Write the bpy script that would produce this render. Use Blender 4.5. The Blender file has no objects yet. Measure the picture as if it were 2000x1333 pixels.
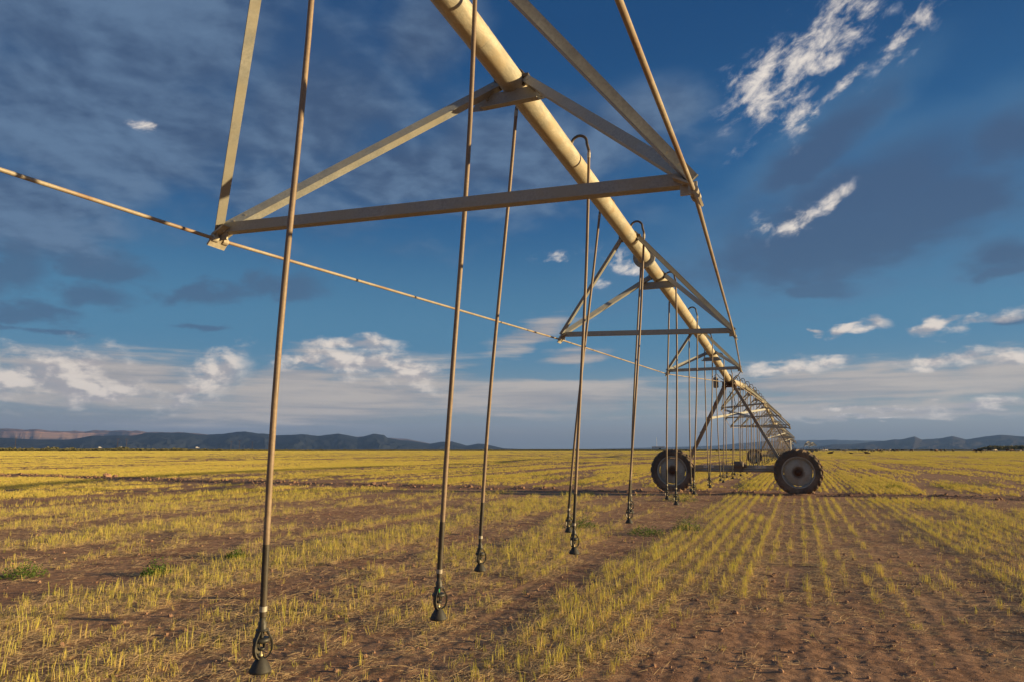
import bpy, math, random
import numpy as np
from mathutils import Vector, Matrix

R = math.radians
scene = bpy.context.scene
COL = scene.collection

# ------------------------------------------------------------------ camera
H = 1.48
YAW, PITCH, FPX = 22.142, 8.798, 1360.0
cam_d = bpy.data.cameras.new('camera'); cam = bpy.data.objects.new('camera', cam_d); COL.objects.link(cam)
cam_d.sensor_width = 36.0; cam_d.lens = FPX / 2000.0 * 36.0
cam_d.clip_start = 0.05; cam_d.clip_end = 60000
cam.location = (0, 0, H)
cam.rotation_euler = (R(90 + PITCH), 0, R(YAW))
scene.camera = cam

# ------------------------------------------------------------------ sun + exposure
SUN_AZ, SUN_EL = 72.0, 8.0           # azimuth from +Y towards +X
sd = Vector((math.sin(R(SUN_AZ)) * math.cos(R(SUN_EL)), math.cos(R(SUN_AZ)) * math.cos(R(SUN_EL)), math.sin(R(SUN_EL))))
sun_d = bpy.data.lights.new('sun', 'SUN'); sun_d.energy = 5.0; sun_d.angle = R(0.6); sun_d.color = (1.0, 0.76, 0.40)
sun = bpy.data.objects.new('sun', sun_d); COL.objects.link(sun)
sun.rotation_euler = sd.to_track_quat('Z', 'Y').to_euler()
scene.view_settings.view_transform = 'Standard'; scene.view_settings.look = 'None'
scene.view_settings.exposure = 0.9; scene.view_settings.gamma = 1.0
scene.view_settings.use_curve_mapping = False
scene.cycles.max_bounces = 6; scene.cycles.diffuse_bounces = 3; scene.cycles.glossy_bounces = 3
scene.cycles.transmission_bounces = 3; scene.cycles.volume_bounces = 1

# ------------------------------------------------------------------ world: Nishita sky + clouds by direction
world = bpy.data.worlds.new('World'); scene.world = world; world.use_nodes = True
wn = world.node_tree; wn.nodes.clear()

class NT:
    """small helper to write node graphs as expressions"""
    def __init__(s, tree): s.t = tree
    def new(s, kind, **kw):
        n = s.t.nodes.new(kind)
        for k, v in kw.items(): setattr(n, k, v)
        return n
    def put(s, sock, v):
        if isinstance(v, bpy.types.NodeSocket): s.t.links.new(v, sock)
        elif v is not None: sock.default_value = v
    def m(s, op, a, b=None, c=None, clamp=False):
        n = s.new('ShaderNodeMath', operation=op, use_clamp=clamp)
        s.put(n.inputs[0], a)
        if b is not None: s.put(n.inputs[1], b)
        if c is not None: s.put(n.inputs[2], c)
        return n.outputs[0]
    def ramp(s, x, a, b, c=0.0, d=1.0, smooth=True):
        n = s.new('ShaderNodeMapRange', interpolation_type='SMOOTHSTEP' if smooth else 'LINEAR')
        s.put(n.inputs[0], x); s.put(n.inputs[1], a); s.put(n.inputs[2], b); s.put(n.inputs[3], c); s.put(n.inputs[4], d)
        return n.outputs[0]
    def mix(s, f, a, b, blend='MIX'):
        n = s.new('ShaderNodeMix', data_type='RGBA', blend_type=blend)
        s.put(n.inputs[0], f); s.put(n.inputs[6], rgba(a)); s.put(n.inputs[7], rgba(b))
        return n.outputs[2]
    def noise(s, vec, scale, detail=4, rough=0.55, dist=0.0, col=False):
        n = s.new('ShaderNodeTexNoise'); s.put(n.inputs['Vector'], vec)
        n.inputs['Scale'].default_value = scale; n.inputs['Detail'].default_value = detail
        n.inputs['Roughness'].default_value = rough; n.inputs['Distortion'].default_value = dist
        return n.outputs['Color' if col else 'Fac']
    def vec(s, x, y, z):
        n = s.new('ShaderNodeCombineXYZ'); s.put(n.inputs[0], x); s.put(n.inputs[1], y); s.put(n.inputs[2], z); return n.outputs[0]
    def sep(s, v):
        n = s.new('ShaderNodeSeparateXYZ'); s.put(n.inputs[0], v); return n.outputs
    def vscale(s, v, k):
        n = s.new('ShaderNodeVectorMath', operation='MULTIPLY'); s.put(n.inputs[0], v); n.inputs[1].default_value = k; return n.outputs[0]

def rgba(c):
    if isinstance(c, tuple) and len(c) == 3: return (*c, 1.0)
    return c

def build_world():
    W = NT(wn)
    out = W.new('ShaderNodeOutputWorld'); bg = W.new('ShaderNodeBackground')
    tc = W.new('ShaderNodeTexCoord').outputs['Generated']
    nrm = W.new('ShaderNodeVectorMath', operation='NORMALIZE'); W.put(nrm.inputs[0], tc); d = nrm.outputs[0]
    x, y, z = W.sep(d)
    az = W.m('MULTIPLY', W.m('ARCTAN2', x, y), 180 / math.pi)
    el = W.m('MULTIPLY', W.m('ARCSINE', z), 180 / math.pi)
    sky = W.new('ShaderNodeTexSky', sky_type='NISHITA', sun_disc=False)
    sky.sun_elevation = R(SUN_EL); sky.sun_rotation = R(SUN_AZ)
    sky.altitude = 1200; sky.air_density = 1.0; sky.dust_density = 1.0; sky.ozone_density = 2.4
    nish = W.vscale(sky.outputs[0], (0.05, 0.065, 0.075))
    grad = W.mix(W.ramp(el, 20, 34), (0.0150, 0.105, 0.270), (0.0048, 0.060, 0.190))
    grad = W.mix(W.ramp(el, 20, 9), grad, (0.075, 0.225, 0.375))
    grad = W.mix(W.ramp(el, 9, 2), grad, (0.190, 0.300, 0.370))
    base = W.mix(0.22, grad, nish)
    # domains for the cloud noises
    zz = W.m('MAXIMUM', W.m('ADD', z, 0.16), 0.05)
    px = W.m('DIVIDE', x, zz); py = W.m('DIVIDE', y, zz)
    pv = W.vec(px, py, 0.0)
    lo = W.vec(W.m('MULTIPLY', az, 0.1), W.m('MULTIPLY', el, 0.17), 3.0)
    nA = W.noise(pv, 1.3, 7, 0.56, 0.3)
    nB = W.noise(pv, 4.2, 8, 0.52, 0.15)
    nC = W.noise(lo, 3.6, 8, 0.58, 0.15)
    nD = W.noise(W.vec(W.m('MULTIPLY', az, 0.03), W.m('MULTIPLY', el, 0.42), 9.0), 2.4, 6, 0.6, 0.3)
    # same low noise taken a little towards the sun: the difference lights the cumulus
    lo2 = W.vec(W.m('MULTIPLY', W.m('ADD', az, 0.5), 0.1), W.m('MULTIPLY', W.m('ADD', el, 0.4), 0.17), 3.0)
    nC2 = W.noise(lo2, 3.6, 8, 0.58, 0.15)
    pv2 = W.new('ShaderNodeVectorMath', operation='ADD'); W.put(pv2.inputs[0], pv); pv2.inputs[1].default_value = (0.035, 0.0, 0.0)
    nB2 = W.noise(pv2.outputs[0], 4.2, 8, 0.52, 0.15)
    wob = W.vec(W.m('MULTIPLY', W.m('SUBTRACT', nC, 0.5), 3.2), W.m('MULTIPLY', W.m('SUBTRACT', nB, 0.5), 2.2), 0.0)
    av = W.new('ShaderNodeVectorMath', operation='ADD'); W.put(av.inputs[0], W.vec(az, el, 0.0)); W.put(av.inputs[1], wob); ae = av.outputs[0]
    def field(kind):
        res = None
        for k, a, e, ra, re, rot in BL:
            if k != kind: continue
            g = W.new('ShaderNodeTexGradient', gradient_type='SPHERICAL'); tm = g.texture_mapping
            tm.vector_type = 'TEXTURE'; tm.translation = (a, e, 0); tm.rotation = (0, 0, R(rot)); gk = {'b': 1.35, 'c': 1.12, 'w': 1.15}.get(kind, 1.0) * 3; tm.scale = (ra * gk, re * gk, 3)
            W.put(g.inputs['Vector'], ae); v = g.outputs['Fac']
            res = v if res is None else W.m('MAXIMUM', res, v)
        return W.m('MULTIPLY_ADD', res, 3.0, -2.0)
    # outside the view the same kinds of banks go on, placed by noise alone
    away = W.m('MAXIMUM', W.ramp(az, 16, 40), W.m('MAXIMUM', W.ramp(az, -64, -90), W.ramp(el, 33, 48)))
    def cover(mask, n, amp, lo_, hi_):
        return W.ramp(W.m('ADD', mask, W.m('MULTIPLY', W.m('SUBTRACT', n, 0.5), amp)), lo_, hi_)
    col = base
    # pale horizon haze layer
    hz = W.m('MULTIPLY', W.ramp(el, 7.5, 0.5), W.ramp(nD, 0.2, 0.75, 0.72, 1.0))
    warm = W.ramp(az, -50, 20)
    hcol = W.mix(warm, (0.285, 0.280, 0.290), (0.350, 0.355, 0.310))
    col = W.mix(W.m('MULTIPLY', hz, 0.85), col, hcol)
    lowc = W.mix(W.ramp(el, 0.0, 2.6), (0.135, 0.148, 0.176), (0.240, 0.225, 0.220))
    col = W.mix(W.m('MULTIPLY', W.ramp(el, 3.4, 0.8), 0.8), col, lowc)
    # soft veils
    mw = W.m('MAXIMUM', field('w'), W.m('MULTIPLY_ADD', away, 2.0, -2.1))
    cw = W.m('MULTIPLY', cover(mw, nD, 2.4, -0.3, 0.7), 0.78)
    col = W.mix(cw, col, W.mix(W.ramp(nD, 0.35, 0.65), (0.36, 0.32, 0.31), (0.58, 0.49, 0.415)))
    # the large mauve banks
    md = W.m('MAXIMUM', field('d'), W.m('MULTIPLY_ADD', away, 2.2, -2.0))
    cd = W.m('MULTIPLY', cover(md, W.m('ADD', W.m('MULTIPLY', nA, 0.45), W.m('MULTIPLY', nB, 0.55)), 3.0, -0.45, 0.65), 0.90)
    shade = W.m('ADD', W.m('MULTIPLY', nA, 0.62), W.m('ADD', W.m('MULTIPLY', nB, 0.38), W.m('MULTIPLY', W.m('SUBTRACT', nB, nB2), 0.9)))
    dcol = W.mix(W.ramp(shade, 0.34, 0.68), (0.050, 0.088, 0.170), (0.118, 0.190, 0.305))
    col = W.mix(cd, col, dcol)
    mD = field('D')
    cD = W.m('MULTIPLY', cover(mD, W.m('ADD', W.m('MULTIPLY', nA, 0.5), W.m('MULTIPLY', nB, 0.5)), 2.8, -0.7, 0.7), 0.80)
    Dc = W.mix(W.ramp(W.m('ADD', mD, shade), 0.35, 1.15), (0.080, 0.180, 0.315), (0.055, 0.098, 0.185))
    col = W.mix(cD, col, Dc)
    # small dark scraps
    ms = field('s')
    cs = W.m('MULTIPLY', cover(ms, nC, 2.6, -0.3, 0.6), 0.78)
    col = W.mix(cs, col, (0.060, 0.118, 0.215))
    # lit cumulus and lit wisps
    lit = W.ramp(W.m('SUBTRACT', nC, nC2), -0.10, 0.10)
    mc = W.m('MAXIMUM', field('c'), W.m('MULTIPLY_ADD', W.m('MULTIPLY', away, W.ramp(el, 13, 6)), 2.0, -2.1))
    cc = W.m('MULTIPLY', cover(mc, nC, 3.4, -0.45, 0.95), 0.93)
    ccol = W.mix(lit, (0.40, 0.37, 0.375), (0.80, 0.70, 0.61))
    col = W.mix(cc, col, ccol)
    rt = W.new('ShaderNodeMapping', vector_type='TEXTURE'); rt.inputs['Rotation'].default_value = (0, 0, R(33)); rt.inputs['Scale'].default_value = (1.6, 1.0, 1)
    W.put(rt.inputs['Vector'], W.vec(W.m('MULTIPLY', az, 0.1), W.m('MULTIPLY', el, 0.12), 0.0))
    nW = W.noise(rt.outputs[0], 7.5, 9, 0.62, 0.25)
    mb = field('b')
    cb = cover(mb, nW, 6.0, -0.25, 1.9)
    bcol = W.mix(W.ramp(W.m('ADD', mb, nW), 0.35, 1.1), (0.26, 0.30, 0.40), (0.82, 0.74, 0.66))
    col = W.mix(W.m('MULTIPLY', cb, 0.93), col, bcol)
    W.put(bg.inputs['Color'], col); bg.inputs['Strength'].default_value = 0.57
    wn.links.new(bg.outputs[0], out.inputs[0])
    world.cycles.sampling_method = 'MANUAL'; world.cycles.sample_map_resolution = 512

# (kind, azimuth, elevation, half width, half height, tilt) in degrees of sky
BL = [('D', 4.0, 15.2, 15.0, 3.4, 6), ('d', -53.08, 28.96, 17.68, 8.32, 8), ('d', -52.56, 23.35, 18.48, 6.46, -3), ('d', -38.71, 25.63, 10.66, 8.51, 0), ('d', -30.94, 22.46, 14.52, 3.51, 0), ('d', -22.14, 23.88, 13.2, 4.68, 0), ('d', -29.87, 32.24, 5.85, 3.5, 30), ('d', -11.07, 26.16, 5.59, 2.28, 10), ('d', -57.94, 16.35, 5.8, 3.06, 0), ('s', -53.01, 12.91, 3.52, 1.26, -8), ('s', -54.72, 10.71, 3.3, 0.87, 0), ('s', -45.7, 11.62, 3.6, 0.86, 8), ('s', -58.42, 12.15, 1.96, 1.98, 0), ('s', -57.29, 9.18, 3.19, 0.61, 0), ('s', -56.61, 8.13, 2.61, 0.31, 0), ('s', -46.26, 9.06, 2.1, 0.31, 0), ('s', -40.48, 12.62, 3.12, 1.2, 0), ('D', 6.16, 18.4, 14.28, 3.96, 12), ('D', 11.0, 17.2, 5.89, 3.33, 5), ('D', 2.86, 22.23, 8.51, 2.16, 28), ('D', 14.34, 20.26, 4.48, 2.64, 20), ('D', 13.92, 12.87, 3.36, 1.7, 0), ('s', 3.31, 12.98, 2.1, 0.76, 8), ('s', 13.81, 11.68, 1.68, 0.34, 10), ('s', 2.15, 11.75, 2.52, 0.57, 0), ('b', 3.38, 29.03, 4.81, 1.48, 35), ('b', -0.58, 27.84, 3.2, 1.05, 35), ('b', 9.83, 29.02, 2.31, 0.7, 40), ('b', 5.03, 26.46, 1.75, 0.34, 30), ('b', 5.27, 31.45, 1.44, 0.96, 60), ('b', -1.08, 26.13, 2.34, 1.26, -40), ('b', 1.55, 24.81, 1.11, 1.05, 0), ('b', 3.51, 18.43, 1.33, 0.59, 40), ('b', 0.84, 17.08, 1.48, 0.53, 20), ('b', -1.45, 16.84, 0.84, 0.46, 0), ('b', -51.33, 23.01, 0.62, 0.26, 0), ('c', -56.92, 5.04, 4.06, 1.53, 8), ('c', -52.95, 4.18, 2.79, 0.9, 0), ('c', -53.68, 5.51, 1.09, 0.79, 0), ('c', -44.98, 5.65, 2.16, 1.09, 40), ('c', -47.68, 3.82, 1.75, 0.84, 30), ('c', -48.0, 3.55, 0.95, 0.61, 0), ('c', -34.66, 6.6, 3.89, 1.07, 0), ('c', -30.97, 6.26, 2.94, 1.05, -15), ('c', -38.27, 7.1, 1.0, 0.4, 0), ('c', -35.12, 8.35, 3.0, 0.49, 0), ('w', -20.22, 9.49, 3.22, 1.01, 20), ('w', -16.64, 7.35, 2.52, 0.84, 10), ('w', -34.97, 3.93, 10.4, 2.25, 5), ('w', -40.09, 4.63, 4.56, 2.4, 30), ('w', -20.04, 4.03, 12.6, 1.44, 0), ('w', 3.44, 4.58, 12.25, 1.33, 0), ('w', 12.89, 4.68, 3.36, 1.36, 0), ('w', 5.02, 2.84, 13.86, 0.59, 0), ('w', -52.7, 4.92, 7.68, 1.8, 0), ('c', 5.79, 9.0, 0.86, 0.34, 0), ('c', 3.91, 8.89, 1.02, 0.23, 15), ('c', 1.61, 8.82, 0.52, 0.19, 0), ('c', 9.64, 8.52, 1.39, 0.29, 15), ('c', 12.68, 8.79, 2.24, 0.42, 12), ('s', 13.52, 8.6, 1.74, 0.48, 10), ('c', -0.73, 6.29, 2.59, 0.44, 0), ('c', 2.71, 6.6, 1.23, 0.38, 0), ('c', 9.13, 6.14, 1.39, 0.47, 0), ('c', 10.98, 6.27, 1.5, 0.42, 0), ('c', 13.71, 6.0, 1.54, 0.48, 0), ('c', 6.24, 6.06, 0.99, 0.19, 0), ('c', 2.99, 3.0, 1.75, 0.23, 0), ('c', 6.66, 2.91, 1.92, 0.22, 0), ('c', 11.29, 2.87, 3.19, 0.32, 5), ('c', 4.98, 2.28, 4.62, 0.15, 0), ('b', -12.9, 14.97, 1.38, 0.74, -30), ('b', -14.63, 13.5, 0.69, 0.29, 10), ('b', -18.46, 15.54, 1.1, 0.41, 0)]
build_world()

# ------------------------------------------------------------------ object helpers
def tag(o, label=None, cat=None, group=None, kind=None):
    if label: o['label'] = label
    if cat: o['category'] = cat
    if group: o['group'] = group
    if kind: o['kind'] = kind
    return o

def thing(name, label, cat, loc=(0, 0, 0), group=None, rz=0.0):
    o = bpy.data.objects.new(name, None); COL.objects.link(o); o.location = loc; o.rotation_euler = (0, 0, rz)
    o.empty_display_size = 0.2
    return tag(o, label, cat, group)

def perp(d):
    d = Vector(d).normalized()
    a = Vector((0, 0, 1)) if abs(d.z) < 0.9 else Vector((1, 0, 0))
    u = d.cross(a).normalized(); return u, d.cross(u).normalized()

class MB:
    def __init__(s): s.v = []; s.f = []; s.sm = []
    def add(s, vs, fs, smooth=False):
        o = len(s.v); s.v += [tuple(p) for p in vs]; s.f += [tuple(i + o for i in f) for f in fs]; s.sm += [smooth] * len(fs); return s
    def box(s, c, size, rot=None):
        c = Vector(c); hx, hy, hz = [k / 2 for k in size]
        vs = [Vector((a * hx, b * hy, e * hz)) for a in (-1, 1) for b in (-1, 1) for e in (-1, 1)]
        if rot is not None: vs = [rot @ p for p in vs]
        return s.add([c + p for p in vs], [(0, 1, 3, 2), (4, 6, 7, 5), (0, 4, 5, 1), (2, 3, 7, 6), (0, 2, 6, 4), (1, 5, 7, 3)])
    def tube(s, pts, r, n=12, cap=True, smooth=True):
        pts = [Vector(p) for p in pts]; rs = r if isinstance(r, (list, tuple)) else [r] * len(pts)
        u = None; vs = []
        for i, p in enumerate(pts):
            d = (pts[min(i + 1, len(pts) - 1)] - pts[max(i - 1, 0)]).normalized()
            if u is None: u, w = perp(d)
            else:
                u = (u - d * u.dot(d)).normalized(); w = d.cross(u)
            vs += [p + (u * math.cos(2 * math.pi * k / n) + w * math.sin(2 * math.pi * k / n)) * rs[i] for k in range(n)]
        fs = []
        for i in range(len(pts) - 1):
            for k in range(n):
                a = i * n + k; b = i * n + (k + 1) % n
                fs.append((a, b, b + n, a + n))
        s.add(vs, fs, smooth)
        if cap:
            o = len(vs)
            s.add(vs[:n], [tuple(range(n - 1, -1, -1))]); s.add(vs[-n:], [tuple(range(n))])
        return s
    def lathe(s, prof, c, axis, n=24, smooth=True, closed=False, a0=0.0, a1=2 * math.pi):
        """prof: (radius, height along axis)"""
        c = Vector(c); axis = Vector(axis).normalized(); u, w = perp(axis); vs = []
        full = abs(a1 - a0 - 2 * math.pi) < 1e-4; m = n if full else n + 1
        for r, h in prof:
            for k in range(m):
                t = a0 + (a1 - a0) * k / n
                vs.append(c + axis * h + (u * math.cos(t) + w * math.sin(t)) * r)
        fs = []; L = len(prof)
        for i in range(L if closed else L - 1):
            j = (i + 1) % L
            for k in range(n if not full else n):
                k2 = (k + 1) % m if full else k + 1
                fs.append((i * m + k, i * m + k2, j * m + k2, j * m + k))
        return s.add(vs, fs, smooth)
    def angle(s, p0, p1, n1, n2, w=0.076, t=0.006, w2=None):
        """steel angle: outer corner runs p0-p1, outer faces n1 and n2"""
        p0, p1 = Vector(p0), Vector(p1); d = (p1 - p0).normalized()
        n1 = Vector(n1); n1 = (n1 - d * n1.dot(d)).normalized()
        n2 = Vector(n2); n2 = (n2 - d * n2.dot(d)); n2 = (n2 - n1 * n2.dot(n1)).normalized()
        w2 = w2 or w
        sec = [Vector((0, 0, 0)), -n2 * w, -n2 * w - n1 * t, -n1 * t - n2 * t, -n1 * w2 - n2 * t, -n1 * w2]
        vs = [p0 + q for q in sec] + [p1 + q for q in sec]
        fs = [(i, (i + 1) % 6, (i + 1) % 6 + 6, i + 6) for i in range(6)]
        fs += [(0, 3, 2, 1), (0, 5, 4, 3), (6, 7, 8, 9), (6, 9, 10, 11)]
        return s.add(vs, fs)
    def mesh(s, name, mat):
        me = bpy.data.meshes.new(name); me.from_pydata(s.v, [], s.f); me.materials.append(mat)
        me.polygons.foreach_set('use_smooth', s.sm); me.update(); return me
    def build(s, name, mat, parent=None, loc=None):
        o = bpy.data.objects.new(name, s.mesh(name, mat)); COL.objects.link(o)
        if parent is not None: o.parent = parent
        if loc is not None: o.location = loc
        return o

KIDS = {}
def copy_tree(o, parent=None, loc=None):
    c = o.copy(); COL.objects.link(c)
    c.parent = parent
    if loc is not None: c.location = loc
    if parent is not None and 'label' in c and parent.parent is None and False: pass
    for ch in [k for k in o.children]: copy_tree(ch, c)
    return c

# ------------------------------------------------------------------ materials
def mat_new(name):
    m = bpy.data.materials.new(name); m.use_nodes = True; t = m.node_tree; t.nodes.clear()
    N = NT(t); out = N.new('ShaderNodeOutputMaterial'); b = N.new('ShaderNodeBsdfPrincipled')
    t.links.new(b.outputs[0], out.inputs[0]); return m, N, b

def metal_mat(name, c1, c2, dirt, rough=0.55, metal=0.35, scale=6.0, rust=None, rust_lo=0.62, bump=0.15, stretch=(1, 1, 1), spangle=True):
    m, N, b = mat_new(name)
    tc = N.new('ShaderNodeTexCoord').outputs['Object']
    tcs = N.vscale(tc, stretch)
    n1 = N.noise(tcs, scale, 6, 0.65); n2 = N.noise(tcs, scale * 9, 3, 0.6); n3 = N.noise(tc, scale * 0.35, 4, 0.6, 0.5)
    c = N.mix(N.ramp(n1, 0.3, 0.7), c1, c2)
    c = N.mix(N.ramp(n2, 0.35, 0.7, 0.0, 0.45), c, tuple(k * 0.62 for k in c1))
    c = N.mix(N.ramp(n3, 0.42, 0.66, 0.0, 0.8), c, dirt)
    if rust:
        c = N.mix(N.ramp(N.m('ADD', N.m('MULTIPLY', n1, 0.6), N.m('MULTIPLY', n3, 0.4)), rust_lo, rust_lo + 0.1), c, rust)
    N.put(b.inputs['Base Color'], c)
    N.put(b.inputs['Roughness'], N.ramp(n1, 0.2, 0.8, rough - 0.12, rough + 0.15)); b.inputs['Metallic'].default_value = metal
    bp = N.new('ShaderNodeBump'); bp.inputs['Strength'].default_value = bump; bp.inputs['Distance'].default_value = 0.002
    N.put(bp.inputs['Height'], N.m('ADD', n2, n1)); N.put(b.inputs['Normal'], bp.outputs[0])
    return m

M = {}
M['pipe'] = metal_mat('pipe_galvanised', (0.38, 0.345, 0.265), (0.63, 0.57, 0.43), (0.46, 0.36, 0.22), 0.58, 0.15, 9.0, bump=0.5, stretch=(1.6, 0.35, 1.6), rust=(0.33, 0.24, 0.15), rust_lo=0.60)
M['steel'] = metal_mat('angle_galvanised', (0.31, 0.315, 0.30), (0.41, 0.405, 0.37), (0.36, 0.33, 0.26), 0.6, 0.15, 7.0)
M['rod'] = metal_mat('rod_steel', (0.34, 0.29, 0.22), (0.44, 0.36, 0.26), (0.28, 0.18, 0.11), 0.6, 0.15, 9.0, rust=(0.17, 0.07, 0.03), rust_lo=0.58)
M['clampm'] = metal_mat('clamp_cast', (0.46, 0.42, 0.33), (0.58, 0.52, 0.4), (0.30, 0.24, 0.17), 0.55, 0.2, 22.0)
M['hose'] = metal_mat('drop_hose', (0.25, 0.17, 0.105), (0.34, 0.24, 0.15), (0.19, 0.13, 0.08), 0.55, 0.0, 7.0, bump=0.1)
M['goose'] = metal_mat('gooseneck_dark', (0.07, 0.055, 0.04), (0.12, 0.09, 0.06), (0.15, 0.10, 0.06), 0.5, 0.1, 18.0)
M['weight'] = metal_mat('hose_weight_black', (0.035, 0.029, 0.021), (0.07, 0.055, 0.036), (0.10, 0.07, 0.04), 0.55, 0.0, 16.0)
M['plastic'] = metal_mat('sprinkler_black', (0.022, 0.021, 0.018), (0.045, 0.042, 0.032), (0.11, 0.09, 0.055), 0.5, 0.0, 30.0)
M['cone'] = metal_mat('sprinkler_cone', (0.028, 0.026, 0.022), (0.055, 0.048, 0.036), (0.10, 0.078, 0.05), 0.6, 0.0, 26.0)
M['brass'] = metal_mat('brass_tip', (0.75, 0.60, 0.30), (0.85, 0.7, 0.4), (0.6, 0.45, 0.25), 0.35, 0.4, 30.0)
M['green'] = metal_mat('green_nozzle', (0.01, 0.30, 0.12), (0.015, 0.36, 0.15), (0.02, 0.2, 0.1), 0.4, 0.0, 30.0)
M['rubber'] = metal_mat('tyre_rubber', (0.08, 0.064, 0.05), (0.12, 0.09, 0.068), (0.28, 0.185, 0.12), 0.85, 0.0, 3.2, bump=0.4)
M['disc'] = metal_mat('wheel_disc_galvanised', (0.33, 0.325, 0.29), (0.44, 0.43, 0.38), (0.31, 0.245, 0.17), 0.6, 0.2, 5.5, rust=(0.16, 0.075, 0.035), rust_lo=0.64)
def radial(m, r0, r1, colr, amt, noise_scale=9.0):
    t = m.node_tree; N = NT(t); b = next(n for n in t.nodes if n.type == 'BSDF_PRINCIPLED'); src = b.inputs['Base Color'].links[0].from_socket
    tc = N.new('ShaderNodeTexCoord').outputs['Object']; x, y, z = N.sep(tc)
    rr = N.m('SQRT', N.m('ADD', N.m('MULTIPLY', x, x), N.m('MULTIPLY', z, z)))
    rr = N.m('ADD', rr, N.m('MULTIPLY', N.m('SUBTRACT', N.noise(tc, noise_scale, 5, 0.65), 0.5), 0.12))
    N.put(b.inputs['Base Color'], N.mix(N.ramp(rr, r0, r1, amt, 0.0), src, colr))
radial(M['disc'], 0.13, 0.24, (0.10, 0.052, 0.028), 0.85)
radial(M['rubber'], 0.745, 0.705, (0.34, 0.225, 0.145), 0.8)
M['rust'] = metal_mat('hub_rust', (0.085, 0.038, 0.020), (0.14, 0.065, 0.032), (0.06, 0.03, 0.02), 0.85, 0.0, 25.0)
M['beam'] = metal_mat('beam_galvanised', (0.27, 0.265, 0.245), (0.36, 0.345, 0.31), (0.24, 0.185, 0.13), 0.6, 0.15, 5.0, rust=(0.15, 0.08, 0.04), rust_lo=0.6)
M['leg'] = metal_mat('leg_galvanised', (0.25, 0.24, 0.22), (0.34, 0.32, 0.27), (0.26, 0.16, 0.085), 0.6, 0.15, 2.5, rust=(0.19, 0.08, 0.035), rust_lo=0.52)
M['motor'] = metal_mat('motor_brown', (0.13, 0.10, 0.08), (0.19, 0.15, 0.115), (0.16, 0.11, 0.07), 0.6, 0.1, 12.0)
M['box'] = metal_mat('box_grey', (0.28, 0.27, 0.24), (0.35, 0.33, 0.28), (0.25, 0.2, 0.14), 0.5, 0.1, 9.0)
M['bluecap'] = metal_mat('blue_plastic', (0.03, 0.08, 0.25), (0.04, 0.10, 0.30), (0.06, 0.08, 0.16), 0.5, 0.0, 9.0)
M['cable'] = metal_mat('cable_black', (0.02, 0.02, 0.02), (0.03, 0.03, 0.03), (0.05, 0.04, 0.03), 0.6, 0.0, 9.0)
M['label'] = metal_mat('sticker_white', (0.55, 0.54, 0.50), (0.64, 0.62, 0.57), (0.42, 0.37, 0.3), 0.5, 0.0, 9.0)
M['orange'] = metal_mat('sticker_orange', (0.60, 0.33, 0.06), (0.65, 0.38, 0.08), (0.4, 0.25, 0.1), 0.5, 0.0, 9.0)
M['post'] = metal_mat('white_post_paint', (0.62, 0.58, 0.5), (0.7, 0.66, 0.58), (0.4, 0.3, 0.2), 0.6, 0.0, 2.0)

# ------------------------------------------------------------------ numpy noise
def _h(ix, iy, seed):
    v = (ix.astype(np.int64) * 374761393 + iy.astype(np.int64) * 668265263 + seed * 974711) & 0xFFFFFFFF
    v = ((v ^ (v >> 13)) * 1274126177) & 0xFFFFFFFF
    v = (v ^ (v >> 16)) & 0xFFFFFFFF
    return v / 4294967295.0
def vnoise(x, y, seed=0):
    ix = np.floor(x); iy = np.floor(y); fx = x - ix; fy = y - iy
    fx = fx * fx * (3 - 2 * fx); fy = fy * fy * (3 - 2 * fy)
    a = _h(ix, iy, seed); b = _h(ix + 1, iy, seed); c = _h(ix, iy + 1, seed); d = _h(ix + 1, iy + 1, seed)
    return (a * (1 - fx) + b * fx) * (1 - fy) + (c * (1 - fx) + d * fx) * fy
def fbm(x, y, seed=0, o=4, g=0.5):
    s = 0; a = 1; t = 0
    for k in range(o):
        s = s + a * vnoise(x * 2 ** k + 17.3 * k, y * 2 ** k + 5.1 * k, seed + k); t += a; a *= g
    return s / t
def sstep(a, b, x):
    t = np.clip((x - a) / (b - a), 0, 1); return t * t * (3 - 2 * t)

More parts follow.
